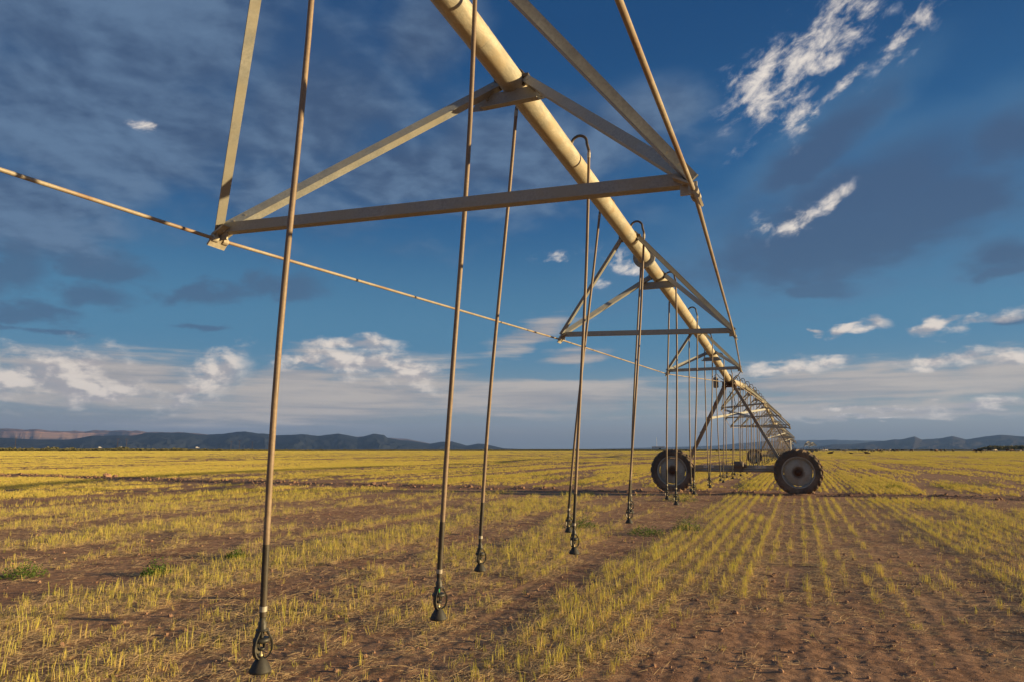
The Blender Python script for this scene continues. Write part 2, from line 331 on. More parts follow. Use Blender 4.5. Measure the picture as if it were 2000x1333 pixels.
TRACKS = (24.7, 73.2, 121.7, 170.2)
def track_d(x, y):
    """distance to the nearest wheel track and which one"""
    d = None
    for ty in TRACKS:
        c = ty + 0.0011 * (x + 12.0) ** 2 * np.where(np.abs(x + 12) < 200, 1, 1) * 1.0 + 0.35 * np.sin(x * 0.11)
        q = np.abs(y - c); d = q if d is None else np.minimum(d, q)
    return d
ROW = 0.205
def veg(x, y):
    """how well the drilled crop stands here, 0..1"""
    i = np.round(x / ROW)
    lane = vnoise(x / 0.85 + 40, y / 30.0, 3)
    big = fbm(x / 5.0 + 11, y / 16.0 + 3, 5, 3)
    mid = fbm(x / 0.9 + 7, y / (2.6 + 0.06 * np.maximum(y, 0)), 9, 3)
    sm = (fbm(x / 0.28, y / 0.5, 21, 2) - 0.5) * (1 - 0.6 * sstep(15, 40, y)) + 0.5
    v = 0.49 + 0.62 * (big - 0.5) + 1.45 * (mid - 0.5) + 0.9 * (sm - 0.5) + 0.55 * (lane - 0.5) + 0.26 * (_h(i, i * 0, 77) - 0.5)
    near = 1 - sstep(14, 30, np.hypot(x, y))
    # observed places
    v = v - 0.50 * np.exp(-((x + 2.52) / 0.16) ** 2) * near
    v = v - 0.22 * np.exp(-((x - 1.35) / 0.34) ** 2) * (1 - sstep(11, 24, y))
    v = v + 0.42 * np.exp(-((x - 2.05) / 0.26) ** 2) * sstep(6.5, 9.5, y) * (1 - sstep(22, 30, y))
    v = v - 0.30 * (1 - sstep(5.4, 8.0, y + 0.5 * (x + 0.2))) * sstep(-1.5, -0.4, x)
    v = v + 0.28 * np.exp(-((x + 4.2) / 0.55) ** 2 - ((y - 5.7) / 0.7) ** 2)
    v = v + 0.30 * np.exp(-((x + 2.95) / 0.3) ** 2 - ((y - 8.6) / 1.0) ** 2)
    v = v + (0.14 + 0.10 * sstep(0.2, 0.8, x)) * sstep(-2.2, -1.2, x) * (1 - sstep(3.6, 5.0, x)) * sstep(6.3, 8.3, y) * (1 - sstep(60, 90, y))
    v = v + 0.03 * np.cos(2 * math.pi * x / 0.41) * sstep(-2.5, -1.5, x) * near
    m_ = sstep(-2.2, -1.4, x) * (1 - sstep(2.3, 3.0, x)) * sstep(6.0, 8.2, y) * (1 - sstep(26, 34, y)) * 0.8
    rows = 0.55 + 0.55 * (sm - 0.5) + 0.75 * (mid - 0.5) + 0.30 * (_h(i, i * 0, 77) - 0.5) + 0.25 * np.exp(-((x - 2.05) / 0.26) ** 2) - 0.12 * np.exp(-((x - 1.3) / 0.3) ** 2)
    v = v * (1 - m_) + rows * m_
    far = sstep(30, 120, y)
    right = sstep(-12, -2, x)
    v = v + 0.13 * np.cos(2 * math.pi * x / 0.62) * sstep(16, 30, y) * right
    v = v + 0.06 * far + 0.10 * sstep(-20, -40, x) * (1 - far)
    dd = np.hypot(x, y); v = v + 1.0 * (fbm(x / 26.0 + 5, y / 34.0, 61, 4) - 0.5) * sstep(35, 110, dd) + 0.55 * (fbm(x / 9.0, y / 9.0 + 2, 65, 3) - 0.5) * sstep(25, 60, dd)
    td = track_d(x, y)
    v = v - 1.1 * (1 - sstep(0.6, 1.5 + 0.9 * vnoise(x / 3, y / 3, 4), td))
    return np.clip(v, 0, 1)

def ground_z(x, y):
    r = np.hypot(x, y)
    fade = 1 - sstep(60, 160, r)
    z = 0.026 * (fbm(x / 2.4, y / 2.4, 31, 2) - 0.5) * 2 * fade
    nf = 1 - sstep(18, 40, r)
    z = z + nf * (0.0016 * np.cos(2 * math.pi * x / ROW) * (0.4 + vnoise(x / 1.5, y / 2, 8)))
    c = fbm(x / 0.07, y / 0.07, 41, 3, 0.65); z = z + nf * 0.0034 * (c - 0.5) * 2 * (0.2 + 1.6 * vnoise(x / 0.9, y / 0.9, 12) ** 2)
    c2 = vnoise(x / 0.045, y / 0.045, 51); z = z + (1 - sstep(8, 20, r)) * 0.0034 * (c2 - 0.5) * 2
    td = track_d(x, y)
    z = z - fade * 0.055 * np.exp(-(td / 0.22) ** 4) + fade * 0.05 * np.exp(-((td - 0.42) / 0.13) ** 2) * (0.3 + 1.4 * vnoise(x / 0.5, y / 0.5, 14))
    return z

# ------------------------------------------------------------------ ground sheet
def make_ground():
    fwd = np.arange(-64.0, 20.01, 0.165)                          # fine where the camera can look
    back = np.arange(22.0, 296.0, 2.0)
    az = np.radians(np.concatenate([fwd, back]))
    rings = [0.0]
    r = 1.2
    while r < 3.2: rings.append(r); r *= 1.06
    while r < 42: rings.append(r); r *= 1.0046
    while r < 400: rings.append(r); r *= 1.016
    while r < 18000: rings.append(r); r *= 1.09
    rings.append(18300.0)
    rr = np.array(rings[1:]); nr, na = len(rr), len(az)
    X = rr[:, None] * np.sin(az)[None]; Y = rr[:, None] * np.cos(az)[None]
    Z = ground_z(X, Y); V = veg(X, Y)
    co = np.stack([X, Y, Z], -1).reshape(-1, 3); co = np.vstack([co, [[0, 0, 0]]])
    i = np.arange(nr - 1)[:, None] * na; j = np.arange(na)[None]; jn = (j + 1) % na
    q = np.stack([i + j, i + na + j, i + na + jn, i + jn], -1).reshape(-1, 4)
    jj = np.arange(na); tri = np.stack([np.full(na, nr * na), jj, (jj + 1) % na], -1)
    me = bpy.data.meshes.new('ground')
    nl = q.size + tri.size
    me.vertices.add(len(co)); me.vertices.foreach_set('co', co.astype(np.float32).ravel())
    me.loops.add(nl); me.loops.foreach_set('vertex_index', np.concatenate([q.ravel(), tri.ravel()]).astype(np.int32))
    me.polygons.add(len(q) + len(tri))
    me.polygons.foreach_set('loop_start', np.concatenate([np.arange(len(q)) * 4, q.size + np.arange(len(tri)) * 3]).astype(np.int32))
    me.polygons.foreach_set('use_smooth', np.ones(len(q) + len(tri), bool))
    me.update(calc_edges=True); me.validate()
    at = me.attributes.new('cover', 'FLOAT', 'POINT'); at.data.foreach_set('value', np.append(V.ravel(), 0).astype(np.float32))
    m, N, b = mat_new('field_soil')
    geo = N.new('ShaderNodeNewGeometry').outputs['Position']
    cov = N.new('ShaderNodeAttribute'); cov.attribute_name = 'cover'; cov = cov.outputs['Fac']
    n1 = N.noise(geo, 0.7, 5, 0.6); n2 = N.noise(geo, 9.0, 6, 0.65); n3 = N.noise(geo, 60.0, 4, 0.6)
    c = N.mix(N.ramp(n1, 0.3, 0.7), (0.38, 0.20, 0.118), (0.49, 0.285, 0.170))
    c = N.mix(N.ramp(n2, 0.36, 0.60), N.vscale(c, (0.58, 0.56, 0.56)), c)
    c = N.mix(N.ramp(N.noise(geo, 130.0, 3, 0.6), 0.60, 0.70, 0, 0.6), c, (0.60, 0.42, 0.26))
    c = N.mix(N.ramp(n3, 0.55, 0.75, 0, 0.35), c, (0.36, 0.25, 0.16))
    # chaff and straw dust lying between the rows where the crop stood well
    st = N.m('MULTIPLY', cov, N.ramp(N.noise(N.vscale(geo, (1, 0.6, 1)), 30.0, 6, 0.75), 0.44, 0.60))
    c = N.mix(N.m('MULTIPLY', st, 0.7), c, (0.50, 0.38, 0.19))
    # beyond the modelled stubble: whole strips of field, desert scrub and pale bare land
    xs, ys, zs = N.sep(geo)
    ln = N.new('ShaderNodeVectorMath', operation='LENGTH'); N.put(ln.inputs[0], geo); dist = ln.outputs['Value']
    farf = N.mix(N.ramp(N.noise(N.vscale(geo, (0.004, 0.02, 1)), 1.0, 4, 0.6), 0.35, 0.65), (0.36, 0.30, 0.11), (0.50, 0.43, 0.15))
    farf = N.mix(N.ramp(xs, -20, 120), farf, (0.145, 0.165, 0.045))
    c = N.mix(N.ramp(dist, 120, 330), c, N.mix(cov, c, farf))
    c = N.mix(N.ramp(dist, 330, 420), c, farf)
    out_ = N.mix(N.ramp(N.noise(N.vscale(geo, (0.002, 0.01, 1)), 1.0, 5, 0.65), 0.4, 0.6), (0.17, 0.125, 0.075), (0.115, 0.10, 0.055))
    c = N.mix(N.ramp(N.m('ADD', dist, N.m('MULTIPLY', xs, -0.06)), 470, 520), c, out_)
    N.put(b.inputs['Base Color'], c); b.inputs['Roughness'].default_value = 0.95; b.inputs['Specular IOR Level'].default_value = 0.15
    bp = N.new('ShaderNodeBump'); bp.inputs['Strength'].default_value = 1.0; bp.inputs['Distance'].default_value = 0.022
    N.put(bp.inputs['Height'], N.m('ADD', N.noise(geo, 34.0, 6, 0.75), N.m('MULTIPLY', n3, 0.5))); N.put(b.inputs['Normal'], bp.outputs[0])
    me.materials.append(m)
    o = bpy.data.objects.new('ground', me); COL.objects.link(o)
    tag(o, kind='structure')
make_ground()

# ------------------------------------------------------------------ mountains
FRONT = [(-66, .5), (-62, .62), (-58.21, 0.73), (-56.53, 0.65), (-55.67, 0.63), (-54.35, 0.66), (-53.0, 0.92), (-50.64, 0.96), (-49.68, 1.11), (-48.69, 1.26), (-47.16, 1.25), (-45.59, 1.06), (-44.0, 1.25), (-42.92, 1.35), (-41.8, 1.21), (-40.79, 1.02), (-39.55, 1.12), (-38.4, 1.15), (-37.62, 1.03), (-35.98, 1.16), (-34.51, 0.91), (-33.32, 1.15), (-32.47, 1.12), (-32.22, 0.91), (-31.0, 0.69), (-30.02, 0.61), (-28.78, 0.43), (-27.92, 0.59), (-27.05, 0.64), (-25.8, 0.29), (-24.93, 0.45), (-24.43, 0.43), (-22.81, 0.06), (-21.5, 0)]
MESA = [(-70, 1.1), (-62, 1.35), (-58.26, 1.3), (-56.59, 1.29), (-55.14, 1.21), (-53.49, 1.23), (-52.73, 1.32), (-50.83, 1.27), (-49.19, 1.18), (-46.47, 1.2), (-45.77, 1.1), (-44.7, 1.0), (-42, .9), (-38, 1.0), (-33, .95), (-30.5, .8), (-28, .3)]
NEAR = [(-3.5, 0), (0.0, 0.10), (1.25, 0.16), (2.3, 0.34), (3.57, 0.35), (5.68, 0.58), (6.4, 0.71), (6.88, 0.7), (7.69, 0.88), (8.08, 0.69), (9.23, 0.77), (9.94, 0.94), (10.72, 0.68), (11.84, 0.87), (12.7, 0.93), (13.94, 0.82), (16, .9), (20, .6), (26, .75), (32, .2)]
FAR = [(-16, 0), (-14.69, 0.03), (-12.65, 0.07), (-10.24, 0.12), (-5.93, 0.26), (-4.01, 0.47), (-2.14, 0.60), (-0.32, 0.66), (2, .67), (4.86, 0.61), (6.81, 0.56), (9.6, 0.46), (14, .5), (22, .3)]
def range_mesh(name, prof, D, thick, label, mat, seed, cliff=False):
    a = np.array([p[0] for p in prof]); e = np.array([p[1] for p in prof])
    az = np.arange(a[0], a[-1], 0.09); base = np.interp(az, a, e)
    base = base * D * math.pi / 180
    depth = np.linspace(-1, 1, 44)
    A, T = np.meshgrid(np.radians(az), depth, indexing='ij'); Bh = base[:, None] * np.ones_like(T)
    arc = np.degrees(A) * D * math.pi / 180
    rr = D + T * thick + (fbm(arc / 900, T * 0 + seed, seed, 3)[:] - 0.5) * thick * 0.5
    if cliff: shp = np.where(T < 0, np.clip(0.55 * (1 + T / 0.35 * 0.35) ** 1.3, 0, 0.6) * (T > -1) + 0.42 * sstep(-0.2, -0.10, T), 1 - 0.1 * T)
    else: shp = (1 - np.abs(T)) ** 0.85
    rid = 1 - np.abs(fbm(arc / 420, T * thick / 1400 + 3, seed + 3, 5, 0.55) - 0.5) * 2
    lat = np.sin(np.pi * (T + 1) / 2)
    Z = Bh * (shp * (1 - 0.42 * (1 - np.abs(1 - 2 * (T > 0) * 0)) ) ) 
    notch = (rid - 0.8) * 0.55 * Bh * np.clip(1 - shp, 0, 1) * (shp > 0.02) * 1.6
    Z = Bh * shp + notch + (fbm(arc / 130, T * thick / 200, seed + 9, 3) - 0.5) * 0.13 * Bh * (shp > 0.05)
    Z = np.where(np.abs(T) > 0.98, -5, Z)
    co = np.stack([rr * np.sin(A), rr * np.cos(A), Z], -1).reshape(-1, 3)
    na, nt = A.shape
    i = np.arange(na - 1)[:, None] * nt; j = np.arange(nt - 1)[None]
    q = np.stack([i + j, i + j + 1, i + nt + j + 1, i + nt + j], -1).reshape(-1, 4)
    me = bpy.data.meshes.new(name); me.from_pydata(co.tolist(), [], q.tolist()); me.materials.append(mat)
    me.polygons.foreach_set('use_smooth', np.zeros(len(q), bool)); me.update()
    o = bpy.data.objects.new(name, me); COL.objects.link(o); tag(o, label, kind='structure')
def mount_mat(name, c1, c2, bands=None):
    m, N, b = mat_new(name)
    geo = N.new('ShaderNodeNewGeometry').outputs['Position']
    c = N.mix(N.ramp(N.noise(geo, 0.004, 6, 0.65), 0.35, 0.65), c1, c2)
    if bands:
        x, y, z = N.sep(geo)
        st = N.noise(N.vec(0.0, 0.0, N.m('ADD', z, N.m('MULTIPLY', N.noise(geo, 0.003, 3), 40.0))), 0.05, 3, 0.6)
        c = N.mix(N.m('MULTIPLY', N.ramp(z, 150, 190), N.ramp(st, 0.42, 0.6)), c, bands)
    N.put(b.inputs['Base Color'], c); b.inputs['Roughness'].default_value = 1.0; b.inputs['Specular IOR Level'].default_value = 0.0
    return m
range_mesh('mountain_range', FRONT, 9000, 1500, 'dark blue jagged mountain range', mount_mat('range_cloud_shaded', (0.014, 0.019, 0.028), (0.026, 0.030, 0.036)), 5)  # forested rock, base colour darkened for cloud shade and blued for haze
range_mesh('mesa', MESA, 13500, 2200, 'long flat topped mesa with banded pink cliffs', mount_mat('mesa_rock', (0.10, 0.075, 0.07), (0.14, 0.10, 0.09), (0.24, 0.14, 0.115)), 8, True)
range_mesh('hills', NEAR, 10000, 1500, 'low purple rounded hills', mount_mat('hills_purple', (0.045, 0.04, 0.042), (0.065, 0.055, 0.052)), 12)
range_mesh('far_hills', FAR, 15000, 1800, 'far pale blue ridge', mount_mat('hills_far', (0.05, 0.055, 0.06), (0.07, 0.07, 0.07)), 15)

# ------------------------------------------------------------------ stubble, straw, brush: instanced stuff
def leaf_mat(name, cols, trans=0.28, rough=0.7, var=True):
    m = bpy.data.materials.new(name); m.use_nodes = True; t = m.node_tree; t.nodes.clear(); N = NT(t)
    out = N.new('ShaderNodeOutputMaterial')
    oi = N.new('ShaderNodeObjectInfo').outputs['Random']
    at = N.new('ShaderNodeAttribute'); at.attribute_name = 'tone'; tone = at.outputs['Fac']
    c = N.mix(tone, cols[0], cols[1])
    c = N.mix(N.ramp(oi, 0.0, 1.0, 0.0, 0.5, False), c, cols[2])
    b = N.new('ShaderNodeBsdfPrincipled'); N.put(b.inputs['Base Color'], c); b.inputs['Roughness'].default_value = rough
    b.inputs['Specular IOR Level'].default_value = 0.25
    tr = N.new('ShaderNodeBsdfTranslucent'); N.put(tr.inputs['Color'], c)
    mx = N.new('ShaderNodeMixShader'); mx.inputs[0].default_value = trans
    t.links.new(b.outputs[0], mx.inputs[1]); t.links.new(tr.outputs[0], mx.inputs[2]); t.links.new(mx.outputs[0], out.inputs[0])
    return m
M['stub'] = leaf_mat('stubble_blades', ((0.84, 0.56, 0.26), (0.64, 0.57, 0.08), (0.50, 0.53, 0.055)))
M['stub_far'] = leaf_mat('stubble_far', ((0.84, 0.58, 0.22), (0.62, 0.55, 0.105), (0.53, 0.50, 0.085)))
M['straw'] = leaf_mat('straw_litter', ((0.76, 0.54, 0.29), (0.60, 0.41, 0.21), (0.68, 0.50, 0.25)), 0.15)
M['weed'] = leaf_mat('weed_leaves', ((0.08, 0.14, 0.022), (0.15, 0.22, 0.04), (0.12, 0.17, 0.03)), 0.3)
M['brush'] = leaf_mat('desert_brush', ((0.12, 0.13, 0.05), (0.24, 0.20, 0.09), (0.18, 0.16, 0.07)), 0.1)
M['clod'] = None

def blade_mesh(name, rng, n, spread, hgt, wid, lean, mat, flat=False, curve=0.25, greentop=True):
    """upright cut blades (or lying straws): 2 segments each, folded so they have body"""
    vs, fs, tone = [], [], []
    for _ in range(n):
        cx, cy = rng.gauss(0, spread[0]), rng.gauss(0, spread[1]); h = rng.uniform(*hgt); w = rng.uniform(*wid)
        a = rng.uniform(0, 2 * math.pi); u = Vector((math.cos(a), math.sin(a), 0)); tdir = rng.uniform(0, 2 * math.pi)
        if flat:
            z0 = rng.uniform(0.003, 0.02); q = Vector((math.cos(tdir), math.sin(tdir), rng.uniform(-0.05, 0.35))); side = Vector((-math.sin(tdir), math.cos(tdir), 0))
            p = [Vector((cx, cy, z0)), Vector((cx, cy, z0)) + q * h * 0.5, Vector((cx, cy, z0)) + q * h + Vector((0, 0, -0.25 * h * max(q.z, 0)))]
        else:
            ln = abs(rng.gauss(0, lean)); L = Vector((math.cos(tdir), math.sin(tdir), 0)) * ln; side = u
            p = [Vector((cx, cy, -0.01)), Vector((cx, cy, 0)) + L * h * 0.4 + Vector((0, 0, h * 0.55)), Vector((cx, cy, 0)) + L * h * (1 + curve) + Vector((0, 0, h))]
        o = len(vs); ww = [w, w * 0.9, w * 0.55]; nn = side.cross(Vector((0, 0, 1))) if not flat else Vector((0, 0, 1))
        for k in range(3):
            vs += [p[k] - side * ww[k] / 2, p[k] + nn * ww[k] * 0.35, p[k] + side * ww[k] / 2]
        for k in range(2):
            b = o + k * 3; fs += [(b, b + 1, b + 4, b + 3), (b + 1, b + 2, b + 5, b + 4)]
        tb = rng.random()
        tone += [tb * 0.35] * 3 + [0.3 + tb * 0.5] * 3 + [0.45 + tb * 0.5] * 3 if greentop else [tb] * 9
    me = bpy.data.meshes.new(name); me.from_pydata(vs, [], fs); me.materials.append(mat)
    at = me.attributes.new('tone', 'FLOAT', 'POINT'); at.data.foreach_set('value', tone); me.update()
    return me

def lib(name, meshes):
    c = bpy.data.collections.new(name)
    for k, me in enumerate(meshes):
        o = bpy.data.objects.new('%s_piece' % name, me); c.objects.link(o)
    return c

def scatter(name, pts, rotz, scl, tilt, libc, kind_label=None, parent=None):
    me = bpy.data.meshes.new(name); n = len(pts)
    me.vertices.add(n); me.vertices.foreach_set('co', pts.astype(np.float32).ravel())
    rot = np.stack([tilt[:, 0], tilt[:, 1], rotz], -1)
    a = me.attributes.new('rot', 'FLOAT_VECTOR', 'POINT'); a.data.foreach_set('vector', rot.astype(np.float32).ravel())
    a = me.attributes.new('scl', 'FLOAT_VECTOR', 'POINT'); a.data.foreach_set('vector', scl.astype(np.float32).ravel())
    me.update()
    o = bpy.data.objects.new(name, me); COL.objects.link(o)
    g = bpy.data.node_groups.new(name, 'GeometryNodeTree')
    g.interface.new_socket('Geometry', in_out='INPUT', socket_type='NodeSocketGeometry')
    g.interface.new_socket('Geometry', in_out='OUTPUT', socket_type='NodeSocketGeometry')
    gi = g.nodes.new('NodeGroupInput'); go = g.nodes.new('NodeGroupOutput')
    ip = g.nodes.new('GeometryNodeInstanceOnPoints'); ci = g.nodes.new('GeometryNodeCollectionInfo')
    ci.inputs['Collection'].default_value = libc; ci.inputs['Separate Children'].default_value = True; ci.inputs['Reset Children'].default_value = True
    def att(nm):
        q = g.nodes.new('GeometryNodeInputNamedAttribute'); q.data_type = 'FLOAT_VECTOR'; q.inputs['Name'].default_value = nm; return q.outputs['Attribute']
    g.links.new(gi.outputs[0], ip.inputs['Points']); g.links.new(ci.outputs[0], ip.inputs['Instance'])
    ip.inputs['Pick Instance'].default_value = True
    e2r = g.nodes.new('FunctionNodeEulerToRotation'); g.links.new(att('rot'), e2r.inputs[0]); g.links.new(e2r.outputs[0], ip.inputs['Rotation'])
    g.links.new(att('scl'), ip.inputs['Scale']); g.links.new(ip.outputs[0], go.inputs[0])
    md = o.modifiers.new('scatter', 'NODES'); md.node_group = g
    tag(o, kind_label, kind='stuff')
    return o

rng = np.random.default_rng(7); prng = random.Random(11)
def wedge(x, y, pad=4.0):
    a = np.degrees(np.arctan2(x, y)); return (a > -58 - pad) & (a < 14 + pad)

lib_near = lib('stubble_tuft', [blade_mesh('tuft', prng, prng.randint(5, 10), (0.018, 0.026), (0.02, 0.11), (0.0030, 0.0052), 0.16, M['stub']) for _ in range(12)] +
               [blade_mesh('tuft', prng, 8, (0.02, 0.03), (0.02, 0.06), (0.003, 0.005), 0.55, M['stub'], greentop=False) for _ in range(4)])
lib_mid = lib('stubble_clump', [blade_mesh('clump', prng, 20, (0.03, 0.11), (0.04, 0.13), (0.006, 0.012), 0.28, M['stub_far']) for _ in range(8)])
lib_far = lib('stubble_strip', [blade_mesh('strip', prng, 60, (0.35, 0.35), (0.03, 0.09), (0.018, 0.035), 0.35, M['stub_far']) for _ in range(6)])
lib_straw = lib('straw_bits', [blade_mesh('straw', prng, 12, (0.05, 0.05), (0.03, 0.13), (0.0022, 0.0042), 0.0, M['straw'], flat=True) for _ in range(8)])

def place_rows(step, x0, x1, y0, y1, keep, jx, jy):
    i = np.arange(math.ceil(x0 / ROW), math.floor(x1 / ROW)); j = np.arange(y0, y1, step)
    X, Y = np.meshgrid(i * ROW, j, indexing='ij'); X = X.ravel(); Y = Y.ravel()
    X = X + rng.normal(0, jx, X.size); Y = Y + rng.uniform(-jy, jy, X.size)
    k = keep(X, Y); return X[k], Y[k]

# near: single tufts along each drilled row
def kn(x, y):
    r = np.hypot(x, y); v = veg(x, y)
    return wedge(x, y, 6) & (r > 2.6) & (r < 26) & (rng.random(x.size) < np.clip((v - 0.33) * 2.1, 0, 0.9) + 0.04)
X, Y = place_rows(0.05, -26, 8.5, 2.0, 26, kn, 0.018, 0.025)
v = veg(X, Y); Z = ground_z(X, Y)
s = (0.48 + 0.62 * v) * rng.uniform(0.55, 1.35, X.size)
scatter('grass_stubble', np.stack([X, Y, Z], -1), rng.uniform(0, 6.28, X.size), np.stack([s, s, s * rng.uniform(0.85, 1.45, X.size)], -1),
        rng.normal(0, 0.10, (X.size, 2)), lib_near, 'short yellow green stubble of the drilled rows in the foreground')
# mid: clumps
def km(x, y):
    r = np.hypot(x, y); v = veg(x, y)
    return wedge(x, y) & (r >= 26) & (r < 90) & (rng.random(x.size) < np.clip((v - 0.32) * 1.7, 0, 0.85) + 0.03)
X, Y = place_rows(0.15, -90, 26, 10, 90, km, 0.02, 0.1)
v = veg(X, Y); Z = ground_z(X, Y); s = (0.42 + 0.45 * v) * rng.uniform(0.7, 1.3, X.size)
scatter('grass_stubble', np.stack([X, Y, Z], -1), rng.normal(0, 0.1, X.size), np.stack([s, s, s], -1), rng.normal(0, 0.06, (X.size, 2)), lib_mid, 'yellow green stubble rows around the first wheels')
# far: strips
n = 150000; rr = np.sqrt(rng.uniform(90 ** 2, 480 ** 2, n)) ; aa = np.radians(rng.uniform(-62, 18, n))
rr = 90 + (480 - 90) * rng.random(n) ** 1.35
X = rr * np.sin(aa); Y = rr * np.cos(aa); v = veg(X, Y); k = rng.random(n) < np.clip((v - 0.36) * 1.9, 0, 1) * np.clip(0.2 + rr / 420, 0, 1)
X, Y, v = X[k], Y[k], v[k]; Z = ground_z(X, Y); s = rng.uniform(0.7, 1.3, X.size) * (0.8 + np.hypot(X, Y) / 500)
scatter('grass_stubble', np.stack([X, Y, Z], -1), rng.uniform(0, 6.28, X.size), np.stack([s, s, s * 0.9], -1), rng.normal(0, 0.05, (X.size, 2)), lib_far, 'sunlit yellow stubble of the far field')
# straw lying on the soil
n = 125000; rr = 3 + 19 * rng.random(n) ** 1.0; aa = np.radians(rng.uniform(-64, 20, n)); X = rr * np.sin(aa); Y = rr * np.cos(aa); v = veg(X, Y)
k = rng.random(n) < np.clip((v - 0.3) * 1.5, 0.05, 0.9) * np.clip(rr / 11, 0.2, 1); X, Y = X[k], Y[k]; Z = ground_z(X, Y)
s = rng.uniform(0.5, 1.15, X.size)
scatter('straw_litter', np.stack([X, Y, Z], -1), rng.uniform(0, 6.28, X.size), np.stack([s, s, s], -1), rng.normal(0, 0.1, (X.size, 2)), lib_straw, 'pale cut straw lying between the stubble rows')

# clods of earth
def clod_mesh(name, r, seed, mat, squash=0.7):
    q = random.Random(seed); mb = MB(); n, k = 7, 5; vs = []
    for i in range(k):
        t = math.pi * (i + 0.5) / k
        for j in range(n):
            p = 2 * math.pi * j / n; rr = r * q.uniform(0.72, 1.2)
            vs.append((rr * math.sin(t) * math.cos(p), rr * math.sin(t) * math.sin(p), rr * math.cos(t) * squash))
    fs = [tuple(range(n)), tuple((k - 1) * n + j for j in range(n - 1, -1, -1))]
    for i in range(k - 1):
        for j in range(n): fs.append((i * n + j, (i + 1) * n + j, (i + 1) * n + (j + 1) % n, i * n + (j + 1) % n))
    mb.add(vs, fs); return mb.mesh(name, mat)
mc, N_, b_ = mat_new('clod_earth')
g_ = N_.new('ShaderNodeTexCoord').outputs['Object']
N_.put(b_.inputs['Base Color'], N_.mix(N_.ramp(N_.noise(g_, 30, 4), 0.3, 0.7), (0.26, 0.14, 0.085), (0.42, 0.25, 0.155))); b_.inputs['Roughness'].default_value = 0.95
M['clod'] = mc
lib_clod = lib('clod_bits', [clod_mesh('clod', 0.02, 100 + k, mc) for k in range(6)])
n = 7000; rr = 3 + 30 * rng.random(n); aa = np.radians(rng.uniform(-62, 18, n)); X = rr * np.sin(aa); Y = rr * np.cos(aa)
s = 0.35 + 1.1 * rng.random(n) ** 5
tx = rng.uniform(-60, 14, 1500); ty = 24.7 + 0.0011 * (tx + 12) ** 2 + 0.35 * np.sin(tx * 0.11) + rng.choice([-1, 1], 1500) * rng.uniform(0.3, 0.75, 1500)
ts = 0.8 + 3.2 * rng.random(1500) ** 4
X = np.concatenate([X, tx]); Y = np.concatenate([Y, ty]); s = np.concatenate([s, ts]); n = X.size
scatter('soil_clods', np.stack([X, Y, ground_z(X, Y) + 0.004 * s], -1), rng.uniform(0, 6.28, n), np.stack([s, s * rng.uniform(0.7, 1.2, n), s], -1), rng.normal(0, 0.3, (n, 2)), lib_clod, 'loose crumbs and clods of red soil')

